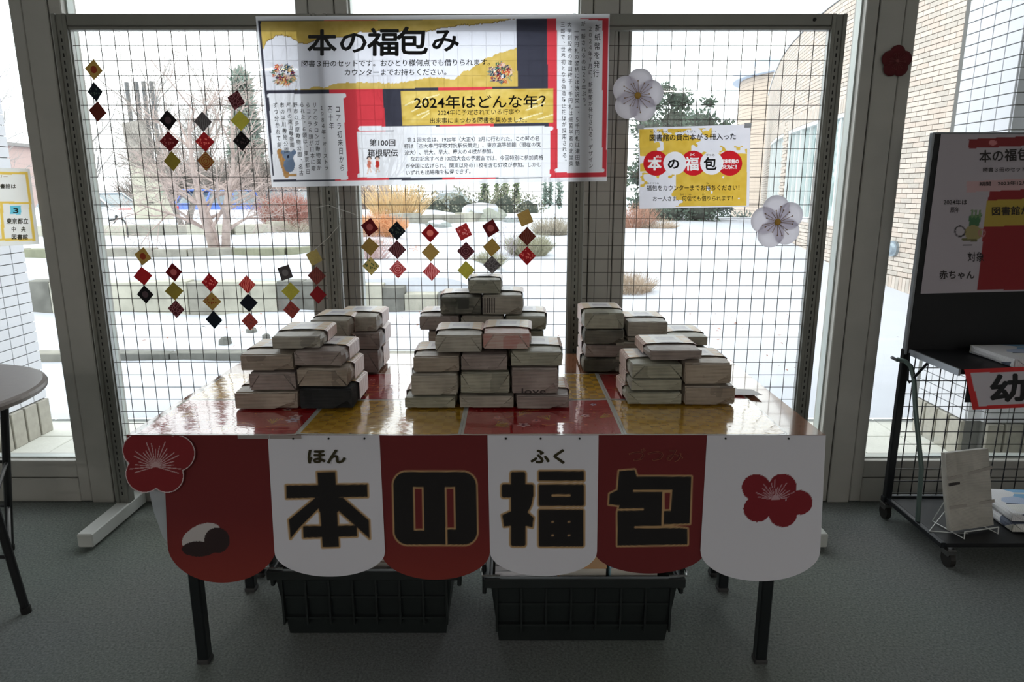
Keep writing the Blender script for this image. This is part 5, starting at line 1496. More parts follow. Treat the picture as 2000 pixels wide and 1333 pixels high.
def tab_ink(i):
    def f(X, Y):
        red = i % 2 == 0
        n = vnoise(X, Y, 40, i)
        c = np.empty(X.shape + (3,)); base = np.array(RED_ if red else WH, float); b2 = np.array(RED2 if red else WH, float)
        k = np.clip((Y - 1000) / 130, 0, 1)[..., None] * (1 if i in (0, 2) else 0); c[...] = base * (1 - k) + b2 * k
        d = {1: hon, 2: no_, 3: fuku, 4: tsutsu}.get(i)
        if d is not None:
            dd = d(X, Y); a = np.clip((4.3 - dd) / 1.6, 0, 1)[..., None]; c = c * (1 - a) + np.array(GOLDL) * a
            a = np.clip((.6 - dd) / 1.2, 0, 1)[..., None]; c = c * (1 - a) + np.array(INK) * a
        if i == 2:
            for a, b in ((826, 846), (0, 0)): pass
        if i == 5:
            for (a, b, r) in ((1477, 953, 27), (1529, 951, 26), (1561, 982, 25), (1529, 1004, 27), (1479, 995, 26), (1512, 976, 22)): paint(c, np.hypot((X - a) / 1.04, (Y - b) / .97) < r, (124, 24, 34))
            for k2 in range(15):
                an = math.radians(-170 + 158 * k2 / 14); L1 = 34 + 8 * math.sin(k2 * 2.1)
                paint(c, sd_seg(X, Y, 1514, 977, 1514 + L1 * math.cos(an), 977 + L1 * .95 * math.sin(an)) < .7, (186, 150, 158))
        if i == 0:
            e = np.hypot(((X - 393) * .9 + (Y - 1049) * -.42) / 40, ((X - 393) * .42 + (Y - 1049) * .9) / 23)
            paint(c, e < 1, (186, 180, 180)); paint(c, (np.hypot((X - 388) / 33, (Y - 1073) / 15) < 1) | (np.hypot((X - 424) / 25, (Y - 1056) / 25) < 1), (42, 26, 28))
        return c
    return f
for i, (x0, x1, xb0, xb1, ys_, yb, wt) in enumerate(TABS):
    YS = TY0 - .008 - .0022 * (i % 2)
    def bot(U, ys_=ys_, yb=yb): 
        a = np.clip(1 - (2 * U - 1) ** 2, 0, 1); return ys_ + (yb - ys_) * np.sqrt(a)
    yt = 851
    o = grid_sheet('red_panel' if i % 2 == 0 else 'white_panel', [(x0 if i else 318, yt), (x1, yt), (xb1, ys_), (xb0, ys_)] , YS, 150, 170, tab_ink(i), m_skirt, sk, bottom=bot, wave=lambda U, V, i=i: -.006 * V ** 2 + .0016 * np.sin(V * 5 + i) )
    if i == 0:
        # plain corner of the first panel running out to the table corner
        grid_sheet('corner_panel', [(247, yt), (319, yt), (320, 956), (262, 940)], YS, 30, 40, lambda X, Y: ink(X.shape, RED_), m_skirt, sk)
# gold outlined readings above the characters
T = Letters(TY0 - .0115 - .0015); 
T.add('ほん', 602, 674, 892, 29, .05); T.add('ふく', 1037, 1102, 892, 29, .05)
T.build('reading_lettering', mat('olive_black_ink', S(48, 42, 14), .8), sk)
T = Letters(TY0 - .0085 - .0015 - .0022); T.add('づつみ', 1228, 1334, 890, 27, .02); T.build('reading_lettering', mat('faint_gold_ink', S(140, 84, 60), .8), sk)
T = Letters(TY0 - .0088 - .0017 - .0022); T.add('づつみ', 1229, 1333, 890, 26, -.004); T.build('reading_lettering', mat('dark_red_ink', S(88, 20, 24), .8), sk)
# cut-out plum blossom over the left corner
def bl_sd(X, Y): 
    return union(*[np.hypot(X - a, Y - b) - r for a, b, r in ((273, 880, 34), (282, 926, 37), (326, 930, 33), (345, 886, 36), (305, 862, 34), (305, 900, 34))])
def bl_ink(X, Y):
    c = ink(X.shape, (124, 26, 32)); d = bl_sd(X, Y); paint(c, d > -1.6, (206, 190, 192))
    for k2 in range(21):
        an = math.radians(-196 + 212 * k2 / 20); L1 = 42 + 9 * math.sin(k2 * 1.7)
        paint(c, sd_seg(X, Y, 304, 912, 304 + L1 * math.cos(an), 912 + L1 * math.sin(an)) < .8, (190, 156, 158))
    return c
grid_sheet('plum_blossom_cutout', [(234, 852), (384, 852), (384, 966), (234, 966)], TY0 - .016, 150, 114, bl_ink, m_skirt, sk, mask=lambda X, Y: bl_sd(X, Y) < 0)
# pins along the top edge
pm_ = MB()
for px in (573, 642, 712, 988, 1056, 1132, 1417, 1540): p = at(px, 857, TY0 - .012); pm_.disc_y((p.x, p.z), .0026, TY0 - .0145, TY0 - .012, 8)
pn_ = pm_.build('drawing_pin', m_slot, sk); pn_['kind'] = 'stuff'
tpm = MB(); 
for px in (495, 558): p = at(px, 853, TY0 - .012); tpm.box(p.x - .04, p.x + .04, TY0 - .0132, TY0 - .0127, p.z - .006, p.z + .003)
tpm.build('tape', mat('pale_tape', S(150, 140, 138), .5), sk)
# clear plastic hanging behind the left corner
pl = MB(); pts = [(283, 925), (330, 925), (335, 1068), (318, 1050), (300, 1000)]
pl.prism_y([(at(a, b, TY0 + .03).x, at(a, b, TY0 + .03).z) for a, b in pts], TY0 + .03, TY0 + .031)
mcp = bpy.data.materials.new('clear_plastic'); mcp.use_nodes = True
_n = mcp.node_tree.nodes; _l = mcp.node_tree.links; _t = _n.new('ShaderNodeBsdfTransparent'); _m = _n.new('ShaderNodeMixShader'); _m.inputs[0].default_value = .55
_n['Principled BSDF'].inputs['Base Color'].default_value = S(190, 196, 204); _n['Principled BSDF'].inputs['Roughness'].default_value = .2
_l.new(_n['Principled BSDF'].outputs[0], _m.inputs[1]); _l.new(_t.outputs[0], _m.inputs[2]); _l.new(_m.outputs[0], _n['Material Output'].inputs['Surface'])
o = pl.build('plastic_bag', mcp); tag(o, 'clear plastic sheet hanging behind the left corner of the table skirt', 'plastic sheet')

# ================================================================ PARCELS
def newspaper(name, c0, c1, cink, blocks=0.0, rough=.42):
    m = bpy.data.materials.new(name); m.use_nodes = True
    N = m.node_tree.nodes; L = m.node_tree.links; b = N['Principled BSDF']; b.inputs['Roughness'].default_value = rough; b.inputs['Specular IOR Level'].default_value = .6 if rough < .6 else .2
    tc = N.new('ShaderNodeTexCoord'); oi = N.new('ShaderNodeObjectInfo')
    ad = N.new('ShaderNodeVectorMath'); ad.operation = 'ADD'; sc = N.new('ShaderNodeVectorMath'); sc.operation = 'SCALE'; sc.inputs['Scale'].default_value = 7.3
    cb = N.new('ShaderNodeCombineXYZ'); 
    for k in range(3): L.new(oi.outputs['Random'], cb.inputs[k])
    L.new(cb.outputs[0], sc.inputs[0]); L.new(tc.outputs['Object'], ad.inputs[0]); L.new(sc.outputs[0], ad.inputs[1]); vec = ad.outputs[0]
    n1 = N.new('ShaderNodeTexNoise'); n1.inputs['Scale'].default_value = 9; n1.inputs['Detail'].default_value = 5; L.new(vec, n1.inputs['Vector'])
    r1 = N.new('ShaderNodeValToRGB'); r1.color_ramp.elements[0].position = .35; r1.color_ramp.elements[1].position = .65; r1.color_ramp.elements[0].color = c0; r1.color_ramp.elements[1].color = c1
    L.new(n1.outputs['Fac'], r1.inputs['Fac'])
    # lines of print: fine bands along z/y broken by columns
    w = N.new('ShaderNodeTexWave'); w.bands_direction = 'DIAGONAL'; w.inputs['Scale'].default_value = 150; w.inputs['Distortion'].default_value = .5
    mp = N.new('ShaderNodeMapping'); mp.inputs['Scale'].default_value = (.02, 1, 1); L.new(tc.outputs['Object'], mp.inputs[0]); L.new(mp.outputs[0], w.inputs['Vector'])
    n2 = N.new('ShaderNodeTexNoise'); n2.inputs['Scale'].default_value = 26; n2.inputs['Detail'].default_value = 2; L.new(vec, n2.inputs['Vector'])
    mu = N.new('ShaderNodeMath'); mu.operation = 'MULTIPLY'; L.new(w.outputs['Fac'], mu.inputs[0]); L.new(n2.outputs['Fac'], mu.inputs[1])
    gt = N.new('ShaderNodeMapRange'); gt.inputs['From Min'].default_value = .15; gt.inputs['From Max'].default_value = .55; gt.inputs['To Max'].default_value = .5; L.new(mu.outputs[0], gt.inputs['Value'])
    mx = N.new('ShaderNodeMix'); mx.data_type = 'RGBA'; L.new(gt.outputs[0], mx.inputs[0]); L.new(r1.outputs['Color'], mx.inputs[6]); mx.inputs[7].default_value = cink
    # headline / picture blocks
    v = N.new('ShaderNodeTexVoronoi'); v.distance = 'CHEBYCHEV'; v.inputs['Scale'].default_value = 24; v.inputs['Randomness'].default_value = .8; L.new(vec, v.inputs['Vector'])
    se = N.new('ShaderNodeSeparateColor'); L.new(v.outputs['Color'], se.inputs[0])
    g2 = N.new('ShaderNodeMath'); g2.operation = 'GREATER_THAN'; g2.inputs[1].default_value = 1 - blocks; L.new(se.outputs[0], g2.inputs[0])
    m3 = N.new('ShaderNodeMath'); m3.operation = 'MULTIPLY'; m3.inputs[1].default_value = .38; L.new(g2.outputs[0], m3.inputs[0])
    mx2 = N.new('ShaderNodeMix'); mx2.data_type = 'RGBA'; L.new(m3.outputs[0], mx2.inputs[0]); L.new(mx.outputs[2], mx2.inputs[6]); mx2.inputs[7].default_value = cink
    L.new(mx2.outputs[2], b.inputs['Base Color'])
    n3 = N.new('ShaderNodeTexNoise'); n3.inputs['Scale'].default_value = 22; n3.inputs['Detail'].default_value = 3; L.new(vec, n3.inputs['Vector'])
    bp = N.new('ShaderNodeBump'); bp.inputs['Strength'].default_value = .5; bp.inputs['Distance'].default_value = .006; L.new(n3.outputs['Fac'], bp.inputs['Height']); L.new(bp.outputs['Normal'], b.inputs['Normal'])
    return m
NP = {'plain': newspaper('newspaper_pale', S(176, 172, 164), S(196, 192, 184), S(120, 116, 112), .0),
      'grey': newspaper('newspaper_grey', S(148, 141, 129), S(182, 175, 162), S(70, 66, 64), .05),
      'warm': newspaper('newspaper_warm', S(146, 132, 119), S(178, 165, 150), S(76, 66, 60), .06),
      'green': newspaper('newspaper_greenish', S(144, 142, 126), S(176, 174, 157), S(64, 66, 58), .05),
      'mauve': newspaper('newspaper_mauve', S(138, 124, 118), S(168, 155, 149), S(66, 54, 56), .1),
      'dark': newspaper('newspaper_dark_print', S(40, 42, 44), S(60, 60, 62), S(20, 20, 22), .1, .75),
      'halfdark': newspaper('newspaper_half_dark', S(90, 92, 84), S(150, 146, 134), S(34, 36, 34), .55, .6),
      'redprint': newspaper('newspaper_red_print', S(190, 170, 160), S(206, 192, 184), S(170, 60, 54), .35)}
def label_material():
    m = bpy.data.materials.new('orange_striped_label'); m.use_nodes = True
    N = m.node_tree.nodes; L = m.node_tree.links; b = N['Principled BSDF']; b.inputs['Roughness'].default_value = .36; b.inputs['Specular IOR Level'].default_value = .6
    tc = N.new('ShaderNodeTexCoord'); se = N.new('ShaderNodeSeparateXYZ'); L.new(tc.outputs['UV'], se.inputs[0])
    def math_(op, a, c=None, v=None):
        n = N.new('ShaderNodeMath'); n.operation = op; L.new(a, n.inputs[0])
        if c is not None: L.new(c, n.inputs[1])
        if v is not None: n.inputs[1].default_value = v
        return n.outputs[0]
    u, vv = se.outputs['X'], se.outputs['Y']            # u across the parcel (-.5...5 on top, beyond on the sides), v along the depth 0..1
    au = math_('ABSOLUTE', u)
    fr = math_('FRACT', math_('MULTIPLY', vv, v=7.0)); stripe = math_('LESS_THAN', fr, v=.34)
    mx = N.new('ShaderNodeMix'); mx.data_type = 'RGBA'; mx.inputs[6].default_value = S(242, 236, 226); mx.inputs[7].default_value = S(234, 190, 130); L.new(stripe, mx.inputs[0])
    side = math_('GREATER_THAN', au, v=.47)
    fr2 = math_('FRACT', math_('MULTIPLY', vv, v=9.0)); st2 = math_('LESS_THAN', fr2, v=.25)
    mx2 = N.new('ShaderNodeMix'); mx2.data_type = 'RGBA'; mx2.inputs[6].default_value = S(236, 216, 206); mx2.inputs[7].default_value = S(150, 66, 56); L.new(st2, mx2.inputs[0])
    ctr = math_('LESS_THAN', au, v=.27)
    n = N.new('ShaderNodeTexNoise'); n.inputs['Scale'].default_value = 30; L.new(tc.outputs['Object'], n.inputs['Vector'])
    pic = math_('MULTIPLY', math_('LESS_THAN', au, v=.19), math_('LESS_THAN', math_('ABSOLUTE', math_('SUBTRACT', vv, v=.5)), v=.2))
    mxp = N.new('ShaderNodeMix'); mxp.data_type = 'RGBA'; mxp.inputs[6].default_value = S(240, 238, 238); mxp.inputs[7].default_value = S(176, 172, 190); L.new(math_('MULTIPLY', pic, n.outputs['Fac']), mxp.inputs[0])
    mxc = N.new('ShaderNodeMix'); mxc.data_type = 'RGBA'; L.new(ctr, mxc.inputs[0]); L.new(mx.outputs[2], mxc.inputs[6]); L.new(mxp.outputs[2], mxc.inputs[7])
    fin = N.new('ShaderNodeMix'); fin.data_type = 'RGBA'; L.new(side, fin.inputs[0]); L.new(mxc.outputs[2], fin.inputs[6]); L.new(mx2.outputs[2], fin.inputs[7])
    L.new(fin.outputs[2], b.inputs['Base Color']); return m
m_label = label_material()
def rbox(mb, x0, x1, y0, y1, z0, z1, q, n=(5, 6, 3), soft=.012, wob=.0018):
    """soft-edged wrapped block with slightly uneven faces"""
    nx_, ny_, nz_ = n; idx = {}
    ex = lambda t, a, b_: a + (b_ - a) * t
    ph = [q.uniform(0, 6) for _ in range(6)]
    def P(i, j, k):
        key = (i, j, k)
        if key in idx: return idx[key]
        tx, ty, tz = i / nx_, j / ny_, k / nz_
        def warp(t, n_): return t
        x, y, z = ex(tx, x0, x1), ex(ty, y0, y1), ex(tz, z0, z1)
        onx, ony, onz = i in (0, nx_), j in (0, ny_), k in (0, nz_)
        s_ = soft * .35
        cnt = onx + ony + onz
        if cnt >= 2:
            if onx: x += s_ * (1 if i == 0 else -1)
            if ony: y += s_ * (1 if j == 0 else -1)
            if onz: z += s_ * .6 * (1 if k == 0 else -1)
        w = wob
        bulge = math.sin(PI * tx) * math.sin(PI * tz)
        if ony: y += (-1 if j == 0 else 1) * (bulge * .004 * 1) + w * math.sin(ph[0] + 9 * tx + 5 * tz)
        if onx: x += (-1 if i == 0 else 1) * math.sin(PI * ty) * math.sin(PI * tz) * .003 + w * math.sin(ph[1] + 7 * ty + 4 * tz)
        idx[key] = len(mb.v); mb.v.append((x, y, z)); return idx[key]
    # grid lines are pulled close to the edges for crisp bevels
    def quad(a, b_, c, d): mb.f.append((a, b_, c, d)); mb.mi.append(0)
    for i in range(nx_):
        for j in range(ny_):
            quad(P(i,j,0), P(i,j+1,0), P(i+1,j+1,0), P(i+1,j,0)); quad(P(i,j,nz_), P(i+1,j,nz_), P(i+1,j+1,nz_), P(i,j+1,nz_))
    for i in range(nx_):
        for k in range(nz_):
            quad(P(i,0,k), P(i+1,0,k), P(i+1,0,k+1), P(i,0,k+1)); quad(P(i,ny_,k), P(i,ny_,k+1), P(i+1,ny_,k+1), P(i+1,ny_,k))
    for j in range(ny_):
        for k in range(nz_):
            quad(P(0,j,k), P(0,j,k+1), P(0,j+1,k+1), P(0,j+1,k)); quad(P(nx_,j,k), P(nx_,j+1,k), P(nx_,j+1,k+1), P(nx_,j,k+1))
def parcel(x0, x1, y0, d, z0, z1, paper, label, rot=0.0, lab=True, seed=1, fold=0, group=None):
    q = random.Random(seed); cx = (x0 + x1) / 2; w = x1 - x0; h = z1 - z0; z0 += .0006
    t = empty('wrapped_parcel', (cx, y0 + d / 2, z0), rot); tag(t, label, 'parcel', group); THINGS.append(t)
    hw = w / 2; hd = d / 2
    def bld(mb, nm, m, smooth=False):
        o = mb.build(nm, m, None, smooth); o.parent = t; return o
    mb = MB(); rbox(mb, -hw, hw, -hd, hd, 0, h - .0006, q); o = bld(mb, 'wrapping', NP[paper])
    # folded end facing the room
    yf = -hd - .0045; a = min(.035, w * .22); b_ = h * q.uniform(.1, .25)
    if fold == 0: poly = [(-hw * .93, h * .06), (hw * .93, h * .06), (hw * .93 - a, h * .86), (-hw * .93 + a, h * .86)]
    elif fold == 1: poly = [(-hw * .93 + a, h * .12), (hw * .93 - a, h * .12), (hw * .93, h * .92), (-hw * .93, h * .92)]
    else: poly = [(-hw * .94, h * .06), (hw * .25, h * .06), (hw * .9, h * .5), (hw * .93, h * .9), (-hw * .94, h * .9)]
    mf = MB(); mf.prism_y(poly, yf, yf + .003); bld(mf, 'end_flap', NP[paper])
    for s_ in (-1, 1):
        me_ = MB()
        if fold != 1: me_.add([(s_*hw*.97, yf + .003, h*.1), (s_*hw*.97, yf + .003, h*.9), (s_*(hw*.93 - a*.9), yf + .0022, h*.88)], [(0, 1, 2) if s_ < 0 else (2, 1, 0)])
        else: me_.add([(s_*hw*.97, yf + .003, h*.1), (s_*hw*.97, yf + .003, h*.9), (s_*(hw*.93 - a), yf + .0022, h*.12)], [(0, 1, 2) if s_ < 0 else (2, 1, 0)])
        bld(me_, 'side_fold', NP[paper])
    if lab:
        y1_, y2_ = -hd + d * .34, hd - .012; e = .0016; zt_ = h + .0002
        secs = [(-hw - e - .0025, h * .12, -.5 - h / w), (-hw - e - .0025, zt_ - .004, -.5), (-hw + .006, zt_ + e * .6, -.47), (-hw * .3, zt_ + e, -.15), (hw * .3, zt_ + e, .15), (hw - .006, zt_ + e * .6, .47), (hw + e + .0025, zt_ - .004, .5), (hw + e + .0025, h * .12, .5 + h / w)]
        me2 = bpy.data.meshes.new('label_strip'); vs = []; uvs = []
        for yy, v_ in ((y1_, 0.), (y2_, 1.)):
            for k, (x, z, u) in enumerate(secs):
                lift = .0028 * (1 if v_ == 0 else 0) * (1 if k in (3, 4) else 0); vs.append((x, yy, z + lift)); uvs.append((u, v_))
        n_ = len(secs); fs = [(k + 1, k, n_ + k, n_ + k + 1) for k in range(n_ - 1)]
        fs = [f[::-1] for f in fs]
        me2.from_pydata(vs, [], fs); uv = me2.uv_layers.new(name='UVMap')
        for p_ in me2.polygons:
            for li in p_.loop_indices: uv.data[li].uv = uvs[me2.loops[li].vertex_index]
        me2.materials.append(m_label)
        o = bpy.data.objects.new('label_strip', me2); COL.objects.link(o); o.parent = t
    return t
def zD(py, D): return at(1000, py, D).z
def ray_D(py, z):
    return hitz(1000, py, z).y
# measured rows: key: (xl, xr, ytop, ybot, support keys, Dbase or None, depth, paper, fold, rot, label)
G_L = 'newspaper parcels of the left piles'; G_C = 'newspaper parcels of the centre piles'; G_R = 'newspaper parcels of the right piles'
PZ = {}
def put(key, xl, xr, yt, yb, sup, D, d, paper, fold, rot, label, group, lab=True, zt=None):
    zb = ZT + .004 if not sup else max(PZ[s_][1] for s_ in sup)
    if D is None: D = ray_D(yb, zb)
    D_ = D
    z1 = zt if zt is not None else zD(yt, D_)
    ym = (yt + (yb if yb else yt + 30)) / 2
    x0, x1 = at(xl, ym, D_).x, at(xr, ym, D_).x
    PZ[key] = (D_, z1)
    return parcel(x0 + .001, x1 - .001, D_, d, zb, z1, paper, label, rot, lab, len(PZ) * 13 + 5, fold, group)
fl = 'left front pile'
put('A1', 457, 584, 765, 800, [], None, .20, 'warm', 2, 0, 'wide newspaper parcel at the bottom left of the left front pile', G_L)
put('A2', 584, 690, 759, 798, [], PZ['A1'][0], .20, 'dark', 2, 0, 'black-printed crumpled newspaper parcel at the bottom right of the left front pile', G_L)
put('B1', 485, 579, 727, 764, ['A1'], PZ['A1'][0] + .006, .19, 'mauve', 0, .01, 'plain parcel second from the bottom, left column of the left front pile', G_L)
put('B2', 580, 682, 719, 758, ['A2'], PZ['A1'][0] + .012, .19, 'warm', 0, -.02, 'parcel directly on the black-printed one in the left front pile', G_L)
put('C1', 468, 573, 691, 727, ['B1'], PZ['A1'][0] + .016, .20, 'warm', 2, .015, 'parcel with a torn dark flap, third layer left of the left front pile', G_L)
put('C2', 575, 671, 685, 720, ['B2'], PZ['A1'][0] + .022, .195, 'mauve', 1, -.03, 'parcel third from the bottom at right of the left front pile', G_L)
put('D', 528, 624, 656, 688, ['C1', 'C2'], PZ['A1'][0] + .04, .21, 'grey', 2, .04, 'single parcel on the very top of the left front pile', G_L)
put('E1', 652, 741, 684, 730, [], None, .19, 'mauve', 0, 0, 'thick parcel at the bottom of the tall left back stack', G_L)
put('E2', 652, 743, 649, 684, ['E1'], PZ['E1'][0], .20, 'mauve', 0, .01, 'middle parcel of the tall left back stack with a folded end', G_L)
put('E3', 651, 738, 617.5, 649, ['E2'], PZ['E1'][0], .20, 'grey', 2, -.01, 'parcel topping the tall left back stack beside the second mullion', G_L)
for k, (zt_, nm) in enumerate(((.775, 'bottom'), (.842, 'middle'), (.905, 'top'))):
    put('F%d' % k, 562, 648, 0, None, ['F%d' % (k - 1)] if k else [], 2.16 + .005 * k, .20, 'grey', 0, 0, '%s parcel of the stack just behind the left front pile' % nm, G_L, zt=zt_)
# centre front
put('P1', 789, 891, 775, 799, [], None, .2, 'green', 1, 0, 'flat parcel at the bottom left corner of the centre front pile', G_C)
Dc = PZ['P1'][0]
put('P2', 896, 1005, 772, 798, [], Dc, .2, 'grey', 1, 0, 'flat parcel in the middle of the bottom row of the centre front pile', G_C)
put('P3', 1007, 1113, 772, 798, [], Dc, .2, 'mauve', 2, 0, 'flat parcel at the bottom right corner of the centre front pile', G_C)
put('Q1', 801, 895, 729, 773, ['P1'], Dc + .006, .19, 'grey', 2, .01, 'thick plain parcel, second row left of the centre front pile', G_C)
put('Q2', 898, 997, 727, 770, ['P2'], Dc + .006, .19, 'green', 1, 0, 'parcel with a printed headline on its flap, second row middle of the centre front pile', G_C)
q3 = put('Q3', 998, 1092, 718, 770, ['P3'], Dc + .006, .19, 'mauve', 2, 0, 'tall mauve parcel printed with latin letters, second row right of the centre front pile', G_C)
put('R1', 805, 898, 695, 729, ['Q1'], Dc + .012, .19, 'warm', 2, .01, 'parcel third row left of the centre front pile', G_C)
put('R2', 899, 992, 692, 725, ['Q2'], Dc + .012, .19, 'mauve', 1, 0, 'parcel third row middle of the centre front pile', G_C)
put('R3', 997, 1100, 686, 717, ['Q3'], Dc + .010, .20, 'green', 1, -.01, 'overhanging parcel with slanting folds, third row right of the centre front pile', G_C)
put('S1', 848, 942, 654, 694, ['R1', 'R2'], Dc + .028, .19, 'grey', 0, .01, 'grey parcel, left of the two on top of the centre front pile', G_C)
put('S2', 944, 1038, 650, 691, ['R2', 'R3'], Dc + .028, .20, 'redprint', 0, -.03, 'parcel with red print, right of the two on top of the centre front pile', G_C)
# centre back
Db = 2.20
nmr = ('bottom', 'second', 'third', 'fourth')
zl = [.752, .805, .862]
for c_, (xl, xr, cn, pp) in enumerate(((818, 898, 'left', 'warm'), (899, 984, 'middle', 'grey'), (987, 1068, 'right', 'green'))):
    for r_ in range(3):
        put('V%d%d' % (c_, r_), xl, xr, 0, None, ['V%d%d' % (c_, r_ - 1)] if r_ else [], Db + .004 * r_, .19, pp, (r_ + c_) % 3, 0, 'parcel in the %s row, %s column of the centre back pile' % (nmr[r_], cn), G_C, zt=zl[r_])
    put('V%d3' % c_, xl, xr, 617, 652, ['V%d2' % c_], Db + .01, .19, ('mauve', 'grey', 'green')[c_], (0, 1, 2)[c_], 0, 'parcel in the fourth row, %s column of the centre back pile' % cn, G_C)
zV = max(PZ['V%d3' % c][1] for c in range(3))
u1 = put('U1', 858, 940, 580, 617, ['V03', 'V13'], Db + .016, .19, 'halfdark', 1, .01, 'parcel with a printed picture, left of the upper pair on the centre back pile', G_C)
u2 = put('U2', 941, 1022, 576, 617, ['V13', 'V23'], Db + .016, .20, 'grey', 2, -.01, 'parcel with dark vertical bars, right of the upper pair on the centre back pile', G_C)
put('T', 914, 979, 546, 573, ['U1', 'U2'], Db + .03, .15, 'green', 0, 0, 'small parcel crowning the centre back pile, highest of all', G_C)
# bits of print that show on three of the parcels
T = Letters(PZ['Q3'][0] - .0062); T.add('love', 1019, 1066, 764, 14, .02); T.build('printed_word', mat('newsprint_black', S(62, 54, 54), .8), q3)
mb = MB(); D_ = PZ['U2'][0] - .006
for k in range(6): a_, b_ = at(942 + k * 4.6, 582, D_), at(944.2 + k * 4.6, 611, D_); mb.box(a_.x, b_.x, D_ - .0004, D_, b_.z, a_.z)
o = mb.build('printed_bar', MATS['newsprint_black'], u2); o['kind'] = 'stuff'
D_ = PZ['U1'][0] - .006; a_, b_ = at(893, 586, D_), at(915, 603, D_)
MB().box(a_.x, b_.x, D_ - .0004, D_, b_.z, a_.z).build('printed_picture', mat('newsprint_grey', S(66, 66, 62), .8), u1)
# right front
put('W1', 1224, 1333, 766, 792, [], None, .2, 'green', 1, 0, 'flat parcel at the bottom left of the right front pile', G_R)
Dr = PZ['W1'][0]
put('W2', 1335, 1437, 754, 793, [], Dr, .2, 'warm', 2, 0, 'thick parcel at the bottom right of the right front pile', G_R)
put('X1', 1231, 1333, 741, 766, ['W1'], Dr + .006, .2, 'green', 1, 0, 'flat parcel second from the bottom at left of the right front pile', G_R)
put('X2', 1335, 1430, 708, 754, ['W2'], Dr + .01, .19, 'warm', 2, 0, 'thickest parcel resting on the bottom right one of the right front pile', G_R)
put('Y1', 1232, 1333, 711, 741, ['X1'], Dr + .01, .2, 'green', 0, .01, 'parcel with striped label side, third layer left of the right front pile', G_R)
put('Z1', 1266, 1371, 683, 712, ['Y1', 'X2'], Dr + .03, .21, 'mauve', 2, .02, 'single parcel topping the right front pile', G_R)
# right back
put('a0', 1138, 1217, 700, 727.5, [], None, .2, 'halfdark', 2, 0, 'dark-printed parcel with a pale square at the bottom of the tall right back stack', G_R)
Da = PZ['a0'][0]
put('a1', 1141, 1220, 673.5, 700, ['a0'], Da, .2, 'mauve', 1, .01, 'mauve-grey parcel second from the bottom of the tall right back stack', G_R)
put('a2', 1141, 1221, 644, 673, ['a1'], Da, .2, 'halfdark', 2, -.01, 'parcel with a black left half, third from the bottom of the tall right back stack', G_R)
put('a3', 1140, 1220, 610, 644, ['a2'], Da, .2, 'green', 0, 0, 'parcel topping the tall right back stack in front of the third mullion', G_R)
for k, zt_ in enumerate((.76, .812)):
    put('e%d' % k, 1224, 1300, 0, None, ['e%d' % (k - 1)] if k else [], Da, .2, 'grey', 0, 0, 'parcel %s of the middle right back stack, behind the right front pile' % ('at the bottom', 'second from the bottom')[k], G_R, zt=zt_)
put('e2', 1224, 1300, 659, 683, ['e1'], Da + .004, .2, 'grey', 1, 0, 'dim parcel just below the top of the middle right back stack', G_R)
put('e3', 1224, 1305, 627.5, 659, ['e2'], Da + .008, .2, 'grey', 2, 0, 'parcel topping the middle right back stack beside the third mullion', G_R)
put('g0', 1306, 1380, 0, None, [], Da, .2, 'green', 0, 0, 'bottom parcel of the low rightmost back stack', G_R, zt=.768)
put('g1', 1306, 1381, 677, 700, ['g0'], Da, .2, 'green', 1, 0, 'middle parcel of the low rightmost back stack', G_R)
put('g2', 1305, 1383, 657, 677, ['g1'], Da, .2, 'green', 1, 0, 'flat parcel topping the low rightmost back stack', G_R)
print('PARCELS', {k: (round(a, 3), round(b, 3)) for k, (a, b) in PZ.items()})

